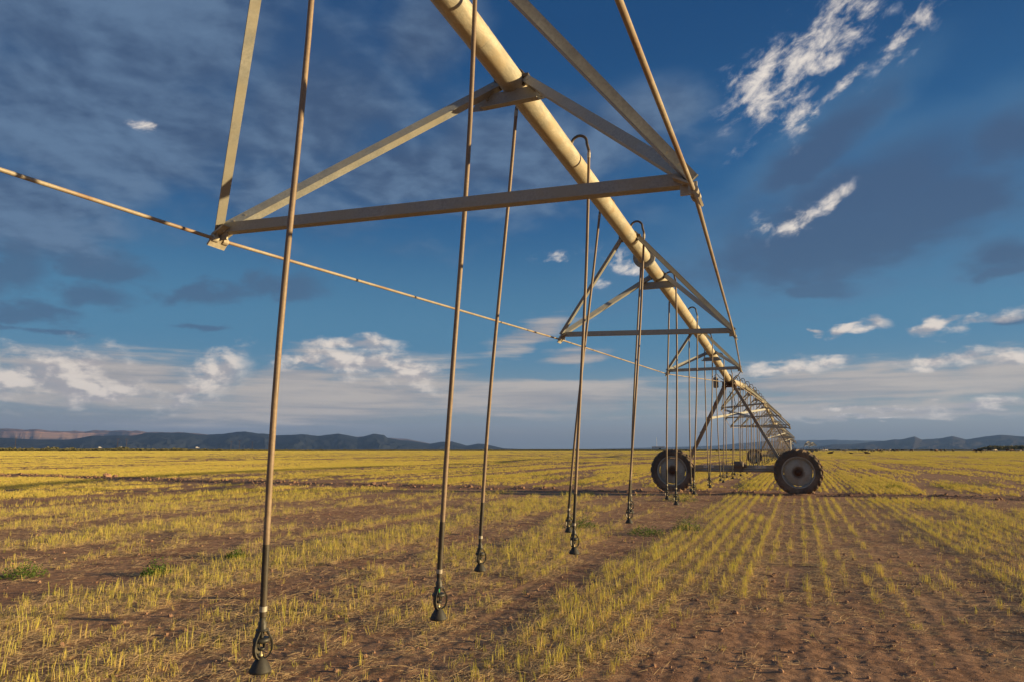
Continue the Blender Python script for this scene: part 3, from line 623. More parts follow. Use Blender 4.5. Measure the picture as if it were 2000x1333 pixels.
# ------------------------------------------------------------------ centre pivot: spans
PX = -2.06; HALF = 24.25; Z0, ARCH = 3.77, 0.80; PR = 0.105
def pz(v): return Z0 + ARCH * (1 - (v / HALF) ** 2)               # v: offset from span centre
NODES = [(3.30, 1.645, 2.985, 1.9, 4.69), (10.08, 1.31, 3.24, 9.15, 11.30), (17.13, 0.87, 3.42, 16.3, 19.15)]
LEAN = {3.30: 0.062, 10.08: 0.05, 17.13: 0.0}                     # the whole truss sits a little skew under the pipe
def make_span(name, label, detail, first=False):
    root = thing(name, label, 'irrigation span', (PX, 0, 0), 'irrigation spans')
    L = HALF - 0.35; pts = [(0, v, pz(v)) for v in np.linspace(-L, L, 49 if detail else 25)]
    pipe = MB().tube(pts, PR, 32 if detail else 12).build('pipe', M['pipe'], root)
    for v in [k * 1.22 + 0.35 for k in range(-19, 19)] if detail else []:
        sl = Vector((0, 1, -2 * ARCH * v / HALF ** 2)).normalized(); c = Vector((0, v, pz(v)))
        MB().lathe([(PR - 0.001, -0.006), (PR + 0.0016, -0.003), (PR + 0.0016, 0.003), (PR - 0.001, 0.006)], c, sl, 32).build('weld_seam', M['pipe'], pipe)
    for v in ((-10.2, -3.5, 3.5, 10.15) if False else (-10.15, 10.15)):
        fl = MB()
        sl = Vector((0, 1, -2 * ARCH * v / HALF ** 2)).normalized(); c = Vector((0, v, pz(v)))
        for dv in (-0.012, 0.012):
            fl.lathe([(PR, -0.009), (0.172, -0.009), (0.172, 0.009), (PR, 0.009)], c + sl * dv, sl, 28 if detail else 10, smooth=False)
        if detail:
            u, w = perp(sl)
            for k in range(12):
                t = 2 * math.pi * k / 12; q = c + (u * math.cos(t) + w * math.sin(t)) * 0.145
                fl.tube([q - sl * 0.036, q + sl * 0.036], 0.009, 6)
        fl.build('flange', M['steel'], pipe)
    rods = {-1: [(-0.16, -L - 0.1, pz(L) - 0.08)], 1: [(0.16, -L - 0.1, pz(L) - 0.08)]}
    order = [(-n_[0], n_, -1) for n_ in NODES[::-1]] + [(n_[0], n_, 1) for n_ in NODES]
    for nv, (v0, w, zn, a, b), sg in order:
        if abs(nv) < 5 and nv > 0: a = 2.0
        ld = LEAN[abs(nv)]; nodes = {s: Vector((s * w - ld * 0.6 + ((0.03 if s > 0 else -0.10) if nv < 0 else 0), nv, zn - s * ld - (0.16 if nv < 0 and s < 0 else 0))) for s in (-1, 1)}
        ja, jb = sg * a, sg * b                                  # inner and outer joints on the pipe
        for s in (-1, 1):
            for jv in (ja, jb):
                top = Vector((s * 0.105, jv, pz(jv) + 0.02)); bot = nodes[s].copy()
                d = (top - bot).normalized()
                n1 = Vector((0, -1, 0)) if (jv > nv) else Vector((0, 1, 0))
                n2 = Vector((-s, 0, -0.9))
                n1q = (n1 - d * n1.dot(d)).normalized(); n2q = (n2 - d * n2.dot(d)); off = (n2q - n1q * n2q.dot(n1q)).normalized() * 0.034
                bot = bot + off; top = top + off
                mb = MB().angle(bot - d * 0.02, top + d * 0.06, n1, n2, 0.068, 0.006)
                br = mb.build('truss_brace', M['steel'], root)
                if detail:
                    bo = MB(); n1p = (n1 - d * n1.dot(d)).normalized(); n2p = (n2 - d * n2.dot(d)); n2p = (n2p - n1p * n2p.dot(n1p)).normalized()
                    for q in (0.10, 0.19):
                        c = bot + d * q - n2p * 0.035; bo.tube([c - n1p * 0.009, c + n1p * 0.003], 0.007, 8)
                    for q in (0.02, 0.09):
                        c = top - d * q - n2p * 0.035; bo.tube([c - n1p * 0.010, c + n1p * 0.004], 0.008, 8)
                    tag(bo.build('bolt', M['clampm'], br), kind='stuff')
                    # U clamp from the brace to the pipe
                    cl = MB(); c0 = Vector((0, jv, pz(jv))); arc = [c0 + Vector((s * math.cos(t), 0, math.sin(t))) * (PR + 0.008) for t in np.linspace(-0.5, 0.9, 7)]
                    cl.tube(arc, 0.011, 8); cl.box(c0 + Vector((s * 0.13, 0, 0.02)), (0.05, 0.05, 0.03)); cl.build('pipe_clamp', M['goose'], root)
        # saddle plate under the pipe at the outer joint
        c = Vector((0, jb, pz(jb) - PR - 0.035)); sp = MB()
        yy = -0.018 if jb > nv else 0.018
        x1, z1 = {1.645: (0.33, 0.05), 1.31: (0.29, 0.04), 0.87: (0.23, 0.02)}[w]
        vs = []
        for yy_ in (yy, yy + (-0.008 if yy < 0 else 0.008)):
            vs += [(c.x + p[0], c.y + yy_, c.z + p[1]) for p in [(-x1 - 0.04, -0.075), (-x1 + 0.06, -0.085), (x1 - 0.06, -0.085), (x1 + 0.04, -0.075), (x1 - 0.06, z1), (-x1 + 0.06, z1)]]
        sp.add(vs, [(0, 1, 2, 3, 4, 5), (11, 10, 9, 8, 7, 6)] + [(i, (i + 1) % 6, (i + 1) % 6 + 6, i + 6) for i in range(6)])
        sp.box((c.x, c.y + yy * 2.6, c.z - 0.082), (x1 * 1.5, 0.065, 0.006))
        pl = sp.build('saddle_plate', M['steel'], root)
        if detail:
            bo = MB()
            for s in (-1, 1):
                for q in (0.0, 0.075):
                    p = Vector((s * (0.215 + q * 0.75), jb + yy * 1.4, c.z + 0.0 - q * 0.7)); bo.tube([p - Vector((0, 0.02, 0)), p + Vector((0, 0.012, 0))], 0.011, 8)
            tag(bo.build('bolt', M['clampm'], pl), kind='stuff')
        # cross member between the nodes
        cm = MB().angle(nodes[-1] + Vector((0.03, -0.01, -0.04)), nodes[1] + Vector((-0.03, -0.01, -0.04)), (0, -1, 0), (0, 0, -1), 0.07, 0.006)
        cm.build('cross_member', M['steel'], root)
        # cast clamp that grips the truss rod below each node
        for s in (-1, 1):
            k = nodes[s] + Vector((s * 0.015, 0, -0.09)); rods[s].append(tuple(k))
            mb = MB()
            mb.box(k + Vector((-s * 0.05, 0, 0.055)), (0.12, 0.14, 0.012), Matrix.Rotation(s * 0.5, 3, 'Y'))
            mb.box(k + Vector((-s * 0.03, 0, 0.03)), (0.09, 0.014, 0.07)); mb.box(k + Vector((s * 0.014, 0, -0.030)), (0.055, 0.155, 0.014), Matrix.Rotation(s * 0.9, 3, 'Y'))
            if detail:
                for dv in (-0.045, 0.045): mb.tube([k + Vector((0, dv - 0.022, 0)), k + Vector((0, dv + 0.024, 0))], 0.027, 14)
                mb.tube([k + Vector((0, -0.012, 0)), k + Vector((0, 0.012, 0))], 0.013, 12)
                mb.tube([k + Vector((-s * 0.055, -0.02, 0.045)), k + Vector((-s * 0.055, -0.02, 0.08))], 0.010, 8)
                mb.tube([k + Vector((-s * 0.055, 0.03, 0.045)), k + Vector((-s * 0.055, 0.03, 0.07))], 0.008, 8)
                for dv in (-0.045, 0.0, 0.045): mb.box(k + Vector((-s * 0.012, dv, 0.02)), (0.03, 0.012, 0.05))
            else: mb.tube([k + Vector((0, -0.07, 0)), k + Vector((0, 0.07, 0))], 0.02, 8)
            mb.build('rod_clamp', M['clampm'], root)
    for s in (-1, 1):
        rods[s].append((s * 0.16, L + 0.1, pz(L) - 0.08))
        for p, q in zip(rods[s][:-1], rods[s][1:]):
            MB().tube([p, q], 0.0125, 12 if detail else 6).build('truss_rod', M['rod'], root)
    # end flanges
    for sg in (-1, 1):
        MB().lathe([(PR * 0.9, -0.012), (0.15, -0.012), (0.15, 0.012), (PR * 0.9, 0.012)], (0, sg * L, pz(L)), (0, 1, 0), 20, smooth=False).build('flange', M['steel'], pipe)
    return root
YC0 = 0.37; PITCH_Y = 48.6
span0 = make_span('irrigation_span', 'nearest galvanised irrigation span passing overhead, thick tan pipe on V trusses', True)
span0.location = (PX, YC0, 0)
span1 = make_span('irrigation_span', 'second irrigation span, starting behind the first wheeled tower', False)
span1.location = (PX, YC0 + PITCH_Y, 0)

# ------------------------------------------------------------------ towers
def make_wheel(root, loc):
    RW, W2 = 0.735, 0.145
    w = bpy.data.objects.new('wheel', None); COL.objects.link(w); w.parent = root; w.location = loc; w.empty_display_size = 0.1
    t = MB()
    prof = [(0.485, -0.11), (0.52, -0.135), (0.60, -W2), (0.655, -0.14), (0.688, -0.118), (0.700, -0.06), (0.703, 0), (0.700, 0.06), (0.688, 0.118), (0.655, 0.14), (0.60, W2), (0.52, 0.135), (0.485, 0.11), (0.47, 0)]
    t.lathe(prof, (0, 0, 0), (0, 1, 0), 60, closed=True)
    NL = 21
    for side in (-1, 1):
        for k in range(NL):
            a0 = 2 * math.pi * (k + (0.5 if side > 0 else 0)) / NL
            sec = []
            for q, (yy, r0, r1) in enumerate([(0.0, 0.69, 0.748), (0.075, 0.69, 0.748), (0.128, 0.672, 0.738), (0.156, 0.64, 0.690)]):
                a = a0 + 0.17 * (yy / 0.15); hw = 0.030 + 0.012 * q / 3
                for da, r in ((-hw, r0), (-hw * 0.8, r1), (hw * 0.8, r1), (hw, r0)):
                    aa = a + da / 0.72; sec.append((r * math.cos(aa), side * yy - side * 0.004, r * math.sin(aa)))
            fs = []
            for q in range(3):
                for e in range(3): fs.append((q * 4 + e, q * 4 + e + 1, q * 4 + e + 5, q * 4 + e + 4))
            fs += [(0, 3, 2, 1), (12, 13, 14, 15)]
            t.add(sec, fs)
    t.build('tyre', M['rubber'], w)
    rim = MB()
    rim.lathe([(0.505, -0.128), (0.512, -0.108), (0.487, -0.102), (0.478, 0.0), (0.487, 0.102), (0.512, 0.108), (0.505, 0.128), (0.455, 0.07), (0.452, -0.02), (0.462, -0.085), (0.478, -0.118)], (0, 0, 0), (0, 1, 0), 48, closed=True)
    rim.build('rim', M['disc'], w)
    d = MB()
    d.lathe([(0.03, -0.028), (0.12, -0.03), (0.14, -0.045), (0.22, -0.05), (0.405, -0.02), (0.425, -0.015), (0.425, -0.005), (0.22, -0.038), (0.03, -0.015)], (0, 0, 0), (0, 1, 0), 40, closed=False)
    for k in range(4):                                        # between the four slots the disc reaches the rim
        c = math.pi / 4 + k * math.pi / 2 + 0.1
        d.lathe([(0.424, -0.016), (0.458, -0.012), (0.458, -0.004), (0.424, -0.006)], (0, 0, 0), (0, 1, 0), 10, closed=True, a0=c - 0.52, a1=c + 0.52)
    d.build('disc', M['disc'], w)
    h = MB(); h.lathe([(0.0, -0.115), (0.05, -0.115), (0.062, -0.09), (0.062, -0.05), (0.105, -0.048), (0.11, -0.03), (0.11, 0.05), (0.0, 0.05)], (0, 0, 0), (0, 1, 0), 20)
    for k in range(8):
        a = 2 * math.pi * k / 8; p = Vector((0.088 * math.cos(a), 0, 0.088 * math.sin(a))); h.tube([p + Vector((0, -0.07, 0)), p + Vector((0, -0.04, 0))], 0.011, 6)
    h.build('hub', M['rust'], w)
    return w
def make_tower(label):
    root = thing('drive_tower', label, 'drive tower', (PX, 24.6, 0), 'drive towers of the irrigation machine')
    WX = 2.0; HZ = Z0
    for s in (-1, 1): make_wheel(root, (s * WX, 0.02, 0.72))
    b = MB(); b.box((0, 0.30, 0.87), (3.3, 0.11, 0.11)); b.tube([(-1.9, 0.30, 0.755), (1.9, 0.30, 0.755)], 0.058, 14); beam = b.build('base_beam', M['beam'], root)
    for s in (-1, 1):
        MB().box((s * 0.84 + 0.02, 0.2425, 0.875), (0.34, 0.004, 0.09)).build('sticker', M['label'], beam)
        mk = MB(); mk.add([(s * 0.84 + 0.01, 0.239, 0.85), (s * 0.84 + 0.06, 0.239, 0.85), (s * 0.84 + 0.035, 0.239, 0.895)], [(0, 1, 2)])
        mk.build('warning_mark', M['orange'], beam); mk = MB()
        mk.box((s * 0.84 - 0.09, 0.2395, 0.875), (0.04, 0.002, 0.03)); mk.build('warning_mark', M['orange'], beam)
    g = MB(); g.lathe([(0, -0.15), (0.10, -0.15), (0.13, -0.13), (0.13, 0.12), (0.10, 0.15), (0, 0.15)], (0.17, 0.25, 0.93), (1, 0, 0), 18)
    g.tube([(0.30, 0.25, 0.93), (0.42, 0.25, 0.90)], 0.06, 12); g.box((0.14, 0.26, 0.79), (0.28, 0.20, 0.16)); g.build('motor', M['motor'], root)
    for s in (-1, 1):
        q = MB(); q.lathe([(0, -0.13), (0.12, -0.13), (0.14, -0.09), (0.14, 0.09), (0.12, 0.13), (0, 0.13)], (s * WX, 0.26, 0.72), (0, 1, 0), 16); q.build('gearbox', M['motor'], root)
    # two legs of paired angles each side, rusty at the foot
    for s in (-1, 1):
        for near in (-1, 1):
            top = Vector((s * 0.17, near * 0.20, HZ - 0.12)); foot = Vector((s * 1.62, 0.30 + near * 0.10, 0.90))
            MB().angle(foot, top, (0, near, 0), (s, 0, 0.7), 0.095, 0.008).build('leg', M['leg'], root)
        if s < 0:
            for f_ in (0.28, 0.42, 0.60, 0.78):
                st = MB()
                p = Vector((s * 1.62, 0.30, 0.90)).lerp(Vector((s * 0.17, 0.0, HZ - 0.12)), f_)
                st.box(p, (0.10, 0.30, 0.012), Matrix.Rotation(-0.6, 3, 'Y'))
                st.build('leg_tie', M['clampm'], root)
            tp = [Vector((s * 1.55, 0.27, 0.95)).lerp(Vector((s * 0.20, 0.05, HZ - 0.2)), f_) + Vector((0.04, 0, 0.02 * math.sin(9 * f_))) for f_ in np.linspace(0, 1, 9)]
            MB().tube(tp, 0.012, 8).build('cable', M['cable'], root)
    MB().tube([(0.0, 0.1, HZ - 0.35), (0.05, 0.05, HZ - 0.7), (0.02, 0.1, HZ - 0.95), (0.16, 0.15, HZ - 0.8), (0.10, 0.1, HZ - 0.4)], 0.011, 8).build('cable', M['cable'], root)
    # head: flexible joint between the spans, clamps, bracket and control box
    j = MB(); j.tube([(0, -0.42, HZ), (0, -0.2, HZ + 0.005), (0, 0.2, HZ + 0.005), (0, 0.42, HZ)], [0.125, 0.13, 0.13, 0.125], 20)
    for dv in (-0.32, -0.12, 0.12, 0.32): j.lathe([(0.125, -0.02), (0.152, -0.02), (0.152, 0.02), (0.125, 0.02)], (0, dv, HZ), (0, 1, 0), 20, smooth=False)
    j.build('pipe_joint', M['goose'], root)
    k = MB(); k.box((0, 0.0, HZ - 0.20), (0.46, 0.50, 0.02)); k.box((-0.2, 0, HZ - 0.12), (0.02, 0.44, 0.16)); k.box((0.2, 0, HZ - 0.12), (0.02, 0.44, 0.16))
    k.tube([(-0.16, -0.30, HZ - 0.14), (0.16, -0.30, HZ - 0.14)], 0.03, 10); k.tube([(-0.12, -0.33, HZ - 0.3), (0.14, -0.30, HZ - 0.02)], 0.018, 8); k.tube([(0.12, -0.34, HZ - 0.26), (-0.14, -0.32, HZ + 0.10)], 0.016, 8)
    k.lathe([(0.05, -0.03), (0.10, -0.03), (0.10, 0.03), (0.05, 0.03)], (0.04, -0.36, HZ - 0.16), (0, 1, 0), 16, smooth=False); k.build('joint_bracket', M['rust'], root)
    bx = MB(); bx.tube([(-0.43, -0.05, HZ - 0.24), (-0.43, -0.05, HZ - 0.22), (-0.43, -0.05, HZ + 0.10), (-0.43, -0.05, HZ + 0.13)], [0.05, 0.085, 0.085, 0.04], 16); bx.build('control_box', M['box'], root)
    MB().tube([(-0.45, -0.05, HZ + 0.12), (-0.45, -0.05, HZ + 0.2), (-0.38, -0.05, HZ + 0.23), (-0.3, 0, HZ + 0.12), (-0.15, 0, HZ)], 0.011, 8).build('cable', M['cable'], root)
    # braces from the legs to the first truss nodes of the next span
    yn = PITCH_Y / 2 - 17.13 + 0.0; w3, zn = 0.89, 3.33
    for s in (-1, 1):
        foot = Vector((s * 1.62, 0.30, 0.90)).lerp(Vector((s * 0.17, 0.0, HZ - 0.12)), 0.60)
        MB().angle(foot, (-s * (w3 - 0.06), yn - 0.12, zn - 0.14), (0, -1, 0), (0, 0, 1), 0.08, 0.006).build('sway_brace', M['steel'], root)
    return root
tower1 = make_tower('nearest drive tower, dusty A-frame standing on two big tractor wheels')
tower1.location = (PX, 24.62, 0)

# ------------------------------------------------------------------ drops
def make_sprinkler(root, p, detail, green=False):
    """hangs from p downwards"""
    sp = bpy.data.objects.new('sprinkler', None); COL.objects.link(sp); sp.parent = root; sp.location = p; sp.empty_display_size = 0.05
    n = 16 if detail else 8
    c = MB(); c.lathe([(0, 0.0), (0.0145, 0.0), (0.0145, -0.022), (0.0195, -0.028), (0.0205, -0.052), (0.021, -0.056), (0.030, -0.058), (0.030, -0.063), (0.0, -0.063)], (0, 0, 0), (0, 0, 1), n); c.build('nozzle_cap', M['plastic'], sp)
    f = MB()
    for k in range(3 if detail else 3):
        a = 0.55 + 2 * math.pi * k / 3; u = Vector((math.cos(a), math.sin(a), 0)); w = Vector((-math.sin(a), math.cos(a), 0))
        path = [(0.021, -0.062), (0.031, -0.078), (0.043, -0.100), (0.0475, -0.125), (0.0465, -0.148), (0.038, -0.170), (0.022, -0.184)]
        wid = [0.012, 0.011, 0.009, 0.008, 0.009, 0.010, 0.010]; vs = []
        for (r, z), ww in zip(path, wid):
            for dr, dw in ((-0.0045, -ww), (0.0045, -ww), (0.0045, ww), (-0.0045, ww)): vs.append(u * (r + dr) + w * dw * 0.95 + Vector((0, 0, z)))
        fs = [(i * 4 + e, i * 4 + (e + 1) % 4, i * 4 + 4 + (e + 1) % 4, i * 4 + 4 + e) for i in range(6) for e in range(4)]
        f.add(vs, fs)
    f.lathe([(0.012, -0.092), (0.036, -0.094), (0.040, -0.099), (0.040, -0.110), (0.034, -0.114), (0.012, -0.112)], (0, 0, 0), (0, 0, 1), n, closed=True)
    f.tube([(0, 0, -0.06), (0, 0, -0.095)], 0.010, 8)
    if detail:
        for a in (0.3, 1.7, 3.6, 4.9): f.tube([(0.018 * math.cos(a), 0.018 * math.sin(a), -0.112), (0.016 * math.cos(a), 0.016 * math.sin(a), -0.142)], 0.0035, 6)
        f.lathe([(0, -0.138), (0.020, -0.139), (0.014, -0.150), (0, -0.150)], (0, 0, 0), (0, 0, 1), 12)
    f.build('sprinkler_frame', M['plastic'], sp)
    MB().lathe([(0, -0.154), (0.004, -0.155), (0.007, -0.166), (0.010, -0.170), (0.010, -0.176), (0, -0.177)], (0, 0, 0), (0, 0, 1), 10).build('spray_tip', M['brass'], sp)
    cn = MB(); cn.lathe([(0, -0.176), (0.013, -0.177), (0.024, -0.188), (0.034, -0.205), (0.049, -0.232), (0.052, -0.240), (0.049, -0.2465), (0.030, -0.249), (0, -0.249)], (0, 0, 0), (0, 0, 1), 24 if detail else 10); cn.build('splash_cone', M['cone'], sp)
    if green:
        MB().box((0.0, -0.013, -0.075), (0.022, 0.012, 0.022)).build('green_nozzle', M['green'], sp)
    return sp
def make_drop(label, side, ztop, xb, zb, detail, group, loc, name='drop_hose', green=False):
    """local origin on the pipe axis; side -1 left, +1 right; xb: where the hose ends, relative to the pipe"""
    root = thing(name, label, 'drop hose', loc, group)
    c = Vector((0, 0, ztop)); Rr = 0.085
    arc = [c + Vector((0, 0, PR - 0.01)), c + Vector((0, 0, PR + 0.05))]
    cx = side * Rr
    for t in np.linspace(0.15, math.pi, 11 if detail else 6): arc.append(c + Vector((cx - side * Rr * math.cos(t) * 1.0, 0, PR + 0.07 + Rr * math.sin(t))))
    # drift outwards to the side of the pipe
    arc[-1] = c + Vector((side * 2 * Rr, 0, PR + 0.05)); arc.append(c + Vector((side * 0.19, 0, PR - 0.03)))
    MB().tube(arc, 0.0155, 12 if detail else 6).build('gooseneck', M['goose'], root)
    p0 = arc[-1]; pend = Vector((xb, 0, zb + 0.25)); pts = []
    n = 12 if detail else 4
    L = p0.z - pend.z; fw = 0.33 / L
    def P(t): return p0.lerp(pend, t) + Vector((0.03 * side * math.sin(math.pi * t) * 0.6, 0.02 * math.sin(2 * math.pi * t), 0))
    MB().tube([P(t) for t in np.linspace(0, 1 - fw, n)], 0.0155, 12 if detail else 6, cap=True).build('hose', M['hose'], root)
    if detail:
        MB().tube([P(0.006), P(0.02)], 0.018, 12).build('hose_clip', M['clampm'], root)
        MB().tube([P(1 - 0.012), P(1 - 0.006)], 0.0185, 12).build('hose_clip', M['clampm'], root)
    MB().tube([P(1 - fw), P(1 - fw * 0.5), P(1.0)], 0.0165, 12 if detail else 6).build('hose_weight', M['weight'], root)
    make_sprinkler(root, pend, detail, green)
    return root
DR = [(2.74, -1, -.32, .45, 'leftmost and nearest brown drop hose, its sprinkler hanging lowest in the photo'),
      (3.93, 1, -.02, .455, 'second nearest drop hose, crossing in front of the thick pipe, green nozzle in its sprinkler'),
      (5.64, -1, -.53, .44, 'third drop hose from the left, hanging from behind the pipe'),
      (6.75, 1, -.03, .46, 'drop hose with a tall dark hook beside the nearest cross member'),
      (8.60, -1, -.67, .44, 'drop hose just behind the one with the tall dark hook'),
      (9.60, 1, -.13, .475, 'drop hose hooked over the pipe near its bolted flange'),
      (11.2, -1, -.46, .465, 'drop hose hanging behind the pipe just past the bolted flange'),
      (12.4, 1, .06, .52, 'drop hose hanging in front of the left wheel of the nearest tower'),
      (13.95, -1, -.36, .50, 'drop hose hanging beside the left wheel hub, behind its neighbour'),
      (15.25, 1, -.02, .53, 'drop hose hanging at the right edge of the left wheel'),
      (16.7, -1, -.28, .50, 'drop hose behind the right edge of the left wheel'),
      (18.1, 1, -.02, .52, 'drop hose crossing the base beam at its left sticker, front one'),
      (19.6, -1, -.22, .50, 'drop hose crossing the base beam at its left sticker, back one'),
      (21.0, 1, 0.02, .52, 'drop hose crossing the base beam left of the motor'),
      (22.4, -1, -.2, .50, 'drop hose hanging left of the tower joint, close to the motor'),
      (23.7, 1, 0.05, .52, 'drop hose hanging from the pipe end right at the tower joint')]
for k, (yy, s, xb, zb, lab) in enumerate(DR):
    make_drop(lab, s, pz(yy - YC0), xb, zb, k < 10, 'drop hoses under the nearest span', (PX, yy, 0), green=(k == 1))

# ------------------------------------------------------------------ repeats down the line
ordn = ['second', 'third', 'fourth', 'fifth', 'sixth']
spans = [span1]
for k in range(1, 4):
    c = copy_tree(span1, None, (PX, YC0 + PITCH_Y * (k + 1), 0)); c['label'] = '%s irrigation span down the line, small in the distance' % ordn[k]; spans.append(c)
towers = [tower1]
for k in range(1, 5):
    c = copy_tree(tower1, None, (PX, 24.62 + PITCH_Y * k, 0)); c['label'] = '%s drive tower, seen small behind the nearest one' % ordn[k - 1]; towers.append(c)
protoR = protoL = None; dr = random.Random(5)
for sp_i in range(4):
    for j in range(33):
        v = -23.3 + j * 1.455; s = 1 if j % 2 else -1; yy = YC0 + PITCH_Y * (sp_i + 1) + v
        lab = 'thin drop hose in the dense row under the %s span' % ordn[sp_i]
        grp = 'drop hoses under the %s span' % ordn[sp_i]
        key = (s, min(j, 32 - j))
        if sp_i == 0 and j <= 16:
            o = make_drop(lab, s, pz(v), s * 0.17 - 0.15 + dr.uniform(-0.06, 0.06), 0.48, False, grp, (PX, yy, 0)); KIDS[key] = o
        else:
            src = KIDS.get(key) or KIDS[(-s, key[1])]
            o = copy_tree(src, None, (PX, yy, 0)); o['label'] = lab; o['group'] = grp
            o.rotation_euler = (dr.uniform(-0.006, 0.006), 0, 0)

# a white standpipe by a far tower
t = thing('marker_post', 'white post standing beside a far tower of the machine', 'post', (-1.1, 110.5, 0)); MB().tube([(0, 0, 0), (0, 0, 2.0), (0, 0, 2.75)], [0.13, 0.11, 0.11], 10).build('shaft', M['post'], t); MB().tube([(0, 0, 2.75), (0, 0, 2.85)], [0.15, 0.05], 10).build('cap', M['rust'], t)

# ------------------------------------------------------------------ another machine seen end-on, far away
def far_machine():
    for k in range(2):
        c = copy_tree(span1, None, (0, 0, 0)); c['label'] = ('nearer' if k == 0 else 'farther') + ' span of a distant irrigation machine seen end-on beyond the field'; c['group'] = 'spans of the distant machine'
        c.location = (4.2 + k * 2.5, 330 + k * 49.0, 0.0); c.rotation_euler = (0, 0, R(-3.0))
        d = copy_tree(tower1, None, (0, 0, 0)); d['label'] = ('nearer' if k == 0 else 'farther') + ' tower of a distant irrigation machine on the horizon'; d['group'] = 'towers of the distant machine'
        d.location = (2.9 + k * 2.6, 305.5 + k * 49.0, 0.0); d.rotation_euler = (0, 0, R(-3.0))
far_machine()

# ------------------------------------------------------------------ green weeds
def weed_mesh(seed, n, rad, h):
    q = random.Random(seed); vs, fs, tone = [], [], []
    for _ in range(n):
        a = q.uniform(0, 6.28); r = rad * q.random() ** 0.6; lob = 0.45 + 0.75 * abs(math.sin(a * 1.7 + seed) * math.cos(a * 2.9 + r * 14 / rad)); zz = h * q.random() ** 1.1 * lob * (1.15 - 0.8 * (r / rad) ** 2)
        c = Vector((r * math.cos(a), r * math.sin(a), zz)); u = Vector((q.gauss(0, 1), q.gauss(0, 1), q.gauss(0, 1))).normalized(); w = u.cross(Vector((q.gauss(0, 1), q.gauss(0, 1), q.gauss(0, 1)))).normalized()
        L, B = q.uniform(0.014, 0.036), q.uniform(0.004, 0.009); o = len(vs)
        vs += [c - u * L / 2, c + w * B, c + u * L / 2, c - w * B]; fs.append((o, o + 1, o + 2, o + 3)); tone += [q.random()] * 4
    return vs, fs, tone
WEEDS = [(-1.98, 13.3, .26, .24, 'largest round green weed in the stubble beyond the drop hoses'), (-2.55, 12.5, .34, .12, 'flat green weed patch left of the largest round weed'),
         (-3.9, 13.1, .30, .18, 'green weed behind the fourth sprinkler'), (-7.2, 6.4, .17, .14, 'small green weed in the left foreground stubble'),
         (-8.5, 5.7, .24, .15, 'green weed at the left edge of the foreground'), (-7.3, 7.8, .15, .1, 'tiny green weed behind the left foreground weed'),
         (5.2, 31.5, .7, .3, 'green weed patch on the right beside the wheel track'), (6.6, 33.0, .8, .3, 'green weed patch farther right beside the wheel track'),
         (3.3, 30.5, .35, .2, 'small green weed right of the right wheel'), (-3.2, 20.6, .5, .22, 'green weed under the span just before the base beam'),
         (-8.4, 28.0, .5, .25, 'green weed left of the left wheel'), (-1.9, 28.5, .6, .2, 'green weeds behind the base beam'),
         (-13.0, 36.0, .9, .3, 'green weed patch in the middle distance left of the hoses'), (-17.5, 38.0, .6, .3, 'green weed bush in the middle distance'), (-22.0, 42.0, .6, .3, 'far green weed bush left of centre'),
         (-11.0, 33.0, .8, .25, 'green weed patch behind the fourth drop hose')]
for k, (wx, wy, wr, wh, lab) in enumerate(WEEDS):
    t = thing('weed', lab, 'weed', (wx, wy, float(ground_z(np.array([wx]), np.array([wy]))[0]) - 0.01), 'green weeds in the stubble')
    vs, fs, tone = weed_mesh(k, 800, wr, wh * 1.35)
    if wr > 0.4: # coarser leaves for wider patches
        pass
    me = bpy.data.meshes.new('foliage'); me.from_pydata(vs, [], fs); me.materials.append(M['weed']); a = me.attributes.new('tone', 'FLOAT', 'POINT'); a.data.foreach_set('value', tone); me.update()
    o = bpy.data.objects.new('foliage', me); COL.objects.link(o); o.parent = t
    sm = MB(); q = random.Random(k)
    for _ in range(7):
        a_ = q.uniform(0, 6.28); sm.tube([(0.2 * wr * math.cos(a_), 0.2 * wr * math.sin(a_), 0), (wr * 0.6 * math.cos(a_), wr * 0.6 * math.sin(a_), wh * 0.7)], [0.004, 0.0015], 5)
    sm.build('stem', M['weed'], t)

# clods big enough to point at, on the wheel track to the left
for k, (a_, r_, sz, lab) in enumerate([(-51.9, 42.5, .20, 'largest lump of red earth on the wheel track at left'), (-51.4, 41.6, .15, 'lump of red earth just right of the largest one'),
                                       (-52.6, 42.6, .10, 'small lump of red earth left of the largest one'), (-33.2, 29.6, .12, 'lump of earth on the wheel track behind the second drop hose'), (-25.5, 27.3, .10, 'lump of earth on the wheel track in mid picture')]):
    x_, y_ = r_ * math.sin(R(a_)), r_ * math.cos(R(a_))
    o = bpy.data.objects.new('earth_clod', clod_mesh('earth_clod', sz, 50 + k, M['clod'], 0.75)); COL.objects.link(o); o.location = (x_, y_, sz * 0.35); tag(o, lab, 'clod', 'lumps of earth on the wheel track')

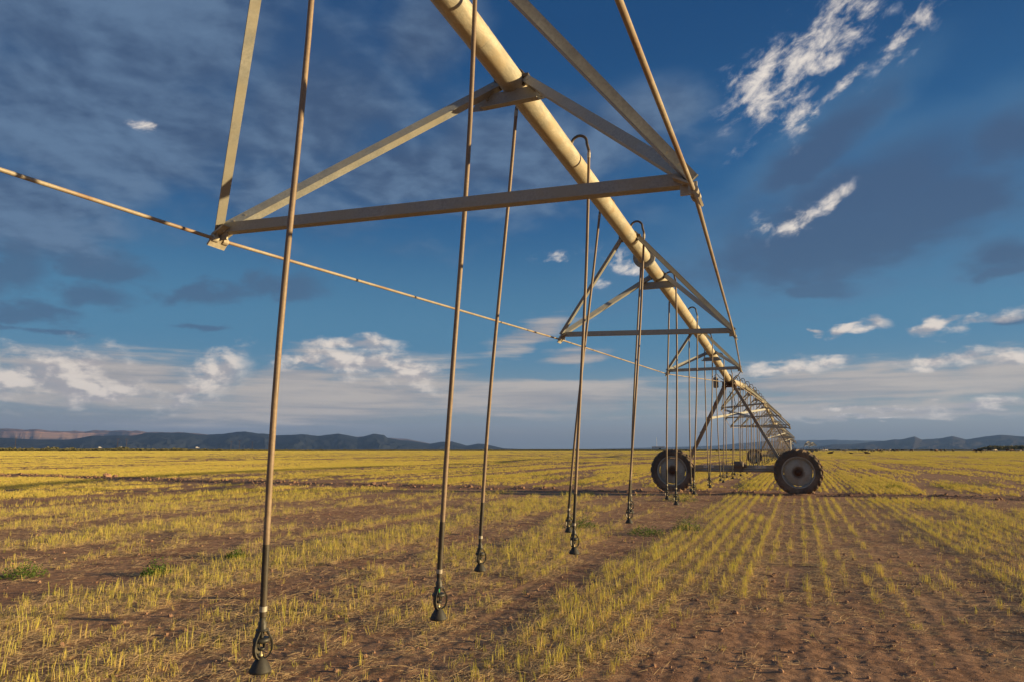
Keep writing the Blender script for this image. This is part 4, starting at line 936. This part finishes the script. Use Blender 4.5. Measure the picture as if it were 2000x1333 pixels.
# ------------------------------------------------------------------ cattle
def cow_mesh(name, lying, mat):
    me = bpy.data.meshes.new(name)
    if not lying:
        J = {'p': (-.75, 0, 1.12, .30), 'm': (-.1, 0, 1.05, .36), 'c': (.55, 0, 1.10, .33), 'n': (.95, 0, 1.18, .19), 'h': (1.25, 0, 1.05, .15), 'z': (1.52, 0, .88, .09),
             'fl': (.58, .2, .72, .12), 'fl2': (.60, .2, .40, .07), 'fl3': (.60, .2, .04, .06), 'fr': (.58, -.2, .72, .12), 'fr2': (.66, -.2, .40, .07), 'fr3': (.64, -.2, .04, .06),
             'bl': (-.72, .2, .80, .16), 'bl2': (-.86, .2, .46, .07), 'bl3': (-.80, .2, .04, .06), 'br': (-.72, -.2, .80, .16), 'br2': (-.92, -.2, .46, .07), 'br3': (-.88, -.2, .04, .06), 't': (-1.08, 0, 1.15, .05), 't2': (-1.14, 0, .6, .03)}
        E_ = [('p', 'm'), ('m', 'c'), ('c', 'n'), ('n', 'h'), ('h', 'z'), ('c', 'fl'), ('fl', 'fl2'), ('fl2', 'fl3'), ('c', 'fr'), ('fr', 'fr2'), ('fr2', 'fr3'), ('p', 'bl'), ('bl', 'bl2'), ('bl2', 'bl3'), ('p', 'br'), ('br', 'br2'), ('br2', 'br3'), ('p', 't'), ('t', 't2')]
    else:
        J = {'p': (-.7, 0, .38, .33), 'm': (-.1, 0, .38, .38), 'c': (.5, 0, .42, .34), 'n': (.85, 0, .68, .18), 'h': (1.1, 0, .85, .15), 'z': (1.36, 0, .74, .09), 'f': (.85, .22, .12, .08), 'f2': (.5, .34, .08, .06), 'b': (-.35, .36, .12, .11), 'b2': (.0, .44, .07, .06), 't': (-1.02, .1, .2, .05)}
        E_ = [('p', 'm'), ('m', 'c'), ('c', 'n'), ('n', 'h'), ('h', 'z'), ('c', 'f'), ('f', 'f2'), ('p', 'b'), ('b', 'b2'), ('p', 't')]
    ks = list(J); me.from_pydata([J[k][:3] for k in ks], [(ks.index(a), ks.index(b)) for a, b in E_], [])
    o = bpy.data.objects.new('tmp', me); COL.objects.link(o); md = o.modifiers.new('s', 'SKIN')
    for v, k in zip(me.skin_vertices[0].data if me.skin_vertices else [], ks): v.radius = (J[k][3], J[k][3])
    if not me.skin_vertices:
        pass
    for k, v in zip(ks, me.skin_vertices[0].data): v.radius = (J[k][3] * 0.85, J[k][3]); v.use_root = (k == 'p')
    sb = o.modifiers.new('u', 'SUBSURF'); sb.levels = 1
    dg = bpy.context.evaluated_depsgraph_get(); ev = o.evaluated_get(dg); res = bpy.data.meshes.new_from_object(ev)
    bpy.data.objects.remove(o); res.materials.clear(); res.materials.append(mat); res.name = name
    res.polygons.foreach_set('use_smooth', [True] * len(res.polygons)); return res
def hide_mat(name, a, b_, patch):
    m, N, b = mat_new(name); tc = N.new('ShaderNodeTexCoord').outputs['Object']
    x, y, z = N.sep(tc); c = N.mix(N.ramp(N.noise(tc, 1.6, 2), 0.48, 0.54), a, b_)
    c = N.mix(N.ramp(x, 0.95, 1.1), c, patch); N.put(b.inputs['Base Color'], c); b.inputs['Roughness'].default_value = 0.85; return m
hides = {'dark': hide_mat('hide_dark', (0.018, 0.013, 0.010), (0.035, 0.022, 0.016), (0.03, 0.02, 0.016)), 'brown': hide_mat('hide_brown', (0.13, 0.055, 0.030), (0.085, 0.036, 0.022), (0.42, 0.36, 0.28)), 'pale': hide_mat('hide_pale', (0.55, 0.46, 0.34), (0.42, 0.32, 0.22), (0.5, 0.42, 0.32))}
cows = {}
for hname in hides:
    for ly in (0, 1):
        try: cows[(hname, ly)] = cow_mesh('cow', bool(ly), hides[hname])
        except Exception as ex: print('cow', ex)
def horn_ear(parent, ly, mat):
    z = 1.18 if not ly else 0.97; x = 1.18 if not ly else 1.02; e = MB()
    for s in (-1, 1): e.add([(x, s * .1, z - .03), (x - .03, s * .3, z - .06), (x, s * .28, z - .12), (x + .04, s * .12, z - .1)], [(0, 1, 2, 3)]); e.tube([(x + .02, s * .07, z), (x + .05, s * .17, z + .08)], [.025, .008], 6)
    return e.mesh('ears', mat)
ears = {(h, l): horn_ear(None, l, hides[h]) for h in hides for l in (0, 1)}
cr = random.Random(21)
def add_cow(az, dist, hname, ly, lab, grp, rot=None, sc=1.0):
    o = bpy.data.objects.new('cow', cows[(hname, ly)]); COL.objects.link(o); o.location = (dist * math.sin(R(az)), dist * math.cos(R(az)), 0); o.rotation_euler = (0, 0, cr.uniform(0, 6.28) if rot is None else rot); o.scale = (sc,) * 3
    tag(o, lab, 'cow', grp); e = bpy.data.objects.new('ears', ears[(hname, ly)]); COL.objects.link(e); e.parent = o
add_cow(0.55, 245, 'pale', 0, 'pale cow standing nearest, just right of the right wheel', 'cattle resting near the rows', 1.9, 0.7)
add_cow(2.15, 210, 'dark', 1, 'black cow lying down right of the pale one', 'cattle resting near the rows', 0.3, 0.8)
add_cow(3.55, 208, 'dark', 1, 'small dark calf lying between two lying cows', 'cattle resting near the rows', 2.7, 0.5)
add_cow(4.6, 215, 'brown', 1, 'brown cow lying farthest right of the resting few', 'cattle resting near the rows', 3.0, 0.75)
for az, dist, h in [(8.9, 330, 'brown'), (9.9, 360, 'dark'), (11.1, 350, 'brown'), (11.25, 330, 'brown'), (3.0, 420, 'dark'), (1.9, 430, 'dark')]:
    add_cow(az, dist, h, 0, '%s cow standing a little nearer than the far herd' % h, 'cattle in front of the herd')
for k in range(56):
    az = cr.choice([cr.uniform(1.5, 6.5), cr.uniform(5, 14.8), cr.uniform(11, 15)]); dist = cr.uniform(270, 520); h = cr.choice(['dark', 'dark', 'dark', 'brown', 'brown', 'pale'])
    add_cow(az, dist, h, 0, 'tiny %s cow standing in the far herd along the right horizon' % h, '%s cows of the far herd' % h)
for k in range(9):
    h = cr.choice(['dark', 'dark', 'pale']); add_cow(cr.uniform(-9, -4.5), cr.uniform(300, 420), h, 0, 'tiny %s cow far off between the hoses and the tower legs' % h, '%s cows behind the machine' % h)

# ------------------------------------------------------------------ horizon brush, trees, poles, vehicles, shed
def bush_mesh(seed, n, rx, h, leaf):
    q = random.Random(seed); vs, fs, tone = [], [], []; blobs = [(q.uniform(-rx, rx) * .7, q.uniform(-rx, rx) * .7, q.uniform(.3, .7) * h, q.uniform(.3, .55) * rx) for _ in range(6)]
    for _ in range(n):
        bx, by, bz, br = q.choice(blobs); d = Vector((q.gauss(0, 1), q.gauss(0, 1), q.gauss(0, 1))).normalized() * br * q.random() ** 0.4
        c = Vector((bx + d.x, by + d.y, max(0.02, bz + d.z * h / rx * 0.7))); u = Vector((q.gauss(0, 1), q.gauss(0, 1), q.gauss(0, 1))).normalized(); w = u.cross(Vector((q.gauss(0, 1), q.gauss(0, 1), q.gauss(0, 1)))).normalized()
        o = len(vs); L = leaf * q.uniform(.6, 1.4); vs += [c - u * L, c + w * L * .6, c + u * L, c - w * L * .6]; fs.append((o, o + 1, o + 2, o + 3)); tone += [q.random()] * 4
    me = bpy.data.meshes.new('bush'); me.from_pydata(vs, [], fs); me.materials.append(M['brush']); a = me.attributes.new('tone', 'FLOAT', 'POINT'); a.data.foreach_set('value', tone); me.update(); return me
lib_bush = lib('brush_bush', [bush_mesh(k, 260, 1.0, 1.0, 0.16) for k in range(5)])
n = 5200; az = rng.uniform(-66, -4, n); dist = rng.uniform(500, 900, n) + np.where(az > -38, 60, 0)
tall = np.interp(az, [-66, -50, -44, -38, -20, -4], [1.9, 1.8, 1.3, 0.85, 0.7, 0.6])
sc = tall * rng.uniform(0.55, 1.15, n) * (1 + 0.7 * (rng.random(n) > 0.98))
P = np.stack([dist * np.sin(np.radians(az)), dist * np.cos(np.radians(az)), np.zeros(n) - 0.1], -1)
scatter('desert_brush', P, rng.uniform(0, 6.28, n), np.stack([sc * 1.6, sc * 1.6, sc], -1), rng.normal(0, .05, (n, 2)), lib_bush, 'low band of desert brush along the left horizon')
n = 2200; az = rng.uniform(-22, 24, n); dist = rng.uniform(900, 1900, n); sc = rng.uniform(0.5, 1.4, n)
P = np.stack([dist * np.sin(np.radians(az)), dist * np.cos(np.radians(az)), np.zeros(n) - 0.1], -1)
scatter('desert_brush', P, rng.uniform(0, 6.28, n), np.stack([sc * 2, sc * 2, sc], -1), rng.normal(0, .05, (n, 2)), lib_bush, 'dark scrub line on the far middle and right horizon')
lib_tree = lib('grove_tree', [bush_mesh(40 + k, 320, 1.0, 1.5, 0.14) for k in range(4)])
n = 900; az = rng.uniform(11.3, 24, n); dist = rng.uniform(820, 1150, n); sc = rng.uniform(1.7, 2.5, n) * np.clip((az - 10.6) / 1.6, .5, 1.0)
P = np.stack([dist * np.sin(np.radians(az)), dist * np.cos(np.radians(az)), np.zeros(n)], -1)
scatter('tree_grove', P, rng.uniform(0, 6.28, n), np.stack([sc * 1.5, sc * 1.5, sc * 1.6], -1), rng.normal(0, .03, (n, 2)), lib_tree, 'low green grove at the far right edge')

wood = metal_mat('pole_wood', (0.085, 0.055, 0.045), (0.12, 0.075, 0.055), (0.07, 0.05, 0.04), 0.9, 0, 2)
for k, (az, dist, hh, lab) in enumerate([(-51.4, 900, 13, 'power pole at left, tallest with a wide crossarm'), (-50.85, 980, 14, 'power pole just right of the wide armed one'), (-57.35, 950, 14, 'power pole near the left edge of the photo'),
                                         (-43.3, 1000, 13, 'power pole in front of the highest dark peak'), (-43.9, 1050, 12, 'faint power pole left of the one below the highest peak'), (-42.4, 1100, 12, 'faint power pole right of the one below the highest peak')]):
    t = thing('power_pole', lab, 'pole', (dist * math.sin(R(az)), dist * math.cos(R(az)), 0), 'power poles across the plain', R(-az))
    MB().tube([(0, 0, 0), (0, 0, hh)], [0.2, 0.14], 8).build('shaft', wood, t); MB().box((0, 0.18, hh - 0.7), (4.2, 0.16, 0.18)).build('crossarm', wood, t)
    for s in (-1.8, 0, 1.8): MB().tube([(s, 0.18, hh - 0.6), (s, 0.18, hh - 0.25)], 0.08, 6).build('insulator', wood, t)
white = metal_mat('vehicle_white', (0.72, 0.71, 0.68), (0.78, 0.77, 0.74), (0.6, 0.55, 0.48), 0.4, 0, 2); glass = metal_mat('vehicle_glass', (0.02, 0.025, 0.03), (0.03, 0.035, 0.04), (0.04, 0.04, 0.04), 0.2, 0, 2)
def vehicle(az, dist, L, hh, lab, cat, up=2.2):
    t = thing(cat, lab, cat, (dist * math.sin(R(az)), dist * math.cos(R(az)), up), 'vehicles on the far road', R(-az))
    b = MB(); prof = [(-L / 2, .4), (L / 2, .4), (L / 2, hh * .55), (L * .34, hh * .62), (L * .22, hh), (-L / 2, hh)]
    vs = [(x, y, z) for y in (-1, 1) for x, z in prof]; b.add(vs, [(0, 1, 2, 3, 4, 5), (11, 10, 9, 8, 7, 6)] + [(i, (i + 1) % 6, (i + 1) % 6 + 6, i + 6) for i in range(6)]); b.build('body', white, t)
    MB().add([(L * .335, -1.01, hh * .64), (L * .23, -1.01, hh * .95), (L * .08, -1.01, hh * .95), (L * .08, -1.01, hh * .64)], [(0, 1, 2, 3)]).build('window', glass, t)
    for s in (-.33, .3): MB().tube([(s * L, -1.05, .42), (s * L, 1.05, .42)], .42, 12).build('wheel', M['rubber'], t)
vehicle(-52.45, 980, 3.5, 1.7, 'white van farther left of the two on the road at left', 'van')
vehicle(-51.15, 980, 5, 2.0, 'long white truck on the road at left', 'truck')
vehicle(-46.2, 980, 4.2, 1.9, 'white truck alone on the road before the dark range', 'truck')
# sheds with a mast
t = thing('shed', 'low white shed with a tall mast on the middle horizon', 'shed', (1400 * math.sin(R(-10.4)), 1400 * math.cos(R(-10.4)), 0), None, R(10.4))
MB().box((0, 0, 2.2), (24, 10, 4.4)).build('wall', white, t)
rf = MB().add([(-12.4, -5.4, 4.4), (12.4, -5.4, 4.4), (12.4, 0, 6.2), (-12.4, 0, 6.2), (-12.4, 5.4, 4.4), (12.4, 5.4, 4.4)], [(0, 1, 2, 3), (3, 2, 5, 4), (0, 3, 4), (1, 5, 2)]).build('roof', M['box'], t)
MB().box((3, -5.02, 1.6), (4, .1, 3.2)).build('door', glass, t)
MB().tube([(-3, 0, 5), (-3, 0, 24)], [.35, .15], 8).build('mast', white, t)
t = thing('shed', 'small pale hut right of the second machine on the horizon', 'shed', (1300 * math.sin(R(1.75)), 1300 * math.cos(R(1.75)), 0), None, R(-1.75))
MB().box((0, 0, 2.0), (3.5, 3.5, 4.0)).build('wall', white, t); MB().box((0, 0, 4.15), (4, 4, .3)).build('roof', M['box'], t); MB().box((0, -1.77, 1.2), (1, .06, 2.2)).build('door', glass, t)

# ------------------------------------------------------------------ air
HAZE = 3.8e-5
if HAZE:
    mb = MB().box((0, 0, 350), (37000, 37000, 720))
    m = bpy.data.materials.new('haze_air'); m.use_nodes = True; t = m.node_tree; t.nodes.clear()
    o_ = t.nodes.new('ShaderNodeOutputMaterial'); pv_ = t.nodes.new('ShaderNodeVolumePrincipled')
    pv_.inputs['Density'].default_value = HAZE; pv_.inputs['Color'].default_value = (0.25, 0.44, 0.92, 1); pv_.inputs['Anisotropy'].default_value = 0.1
    t.links.new(pv_.outputs[0], o_.inputs['Volume'])
    h = mb.build('haze', m); tag(h, kind='stuff')
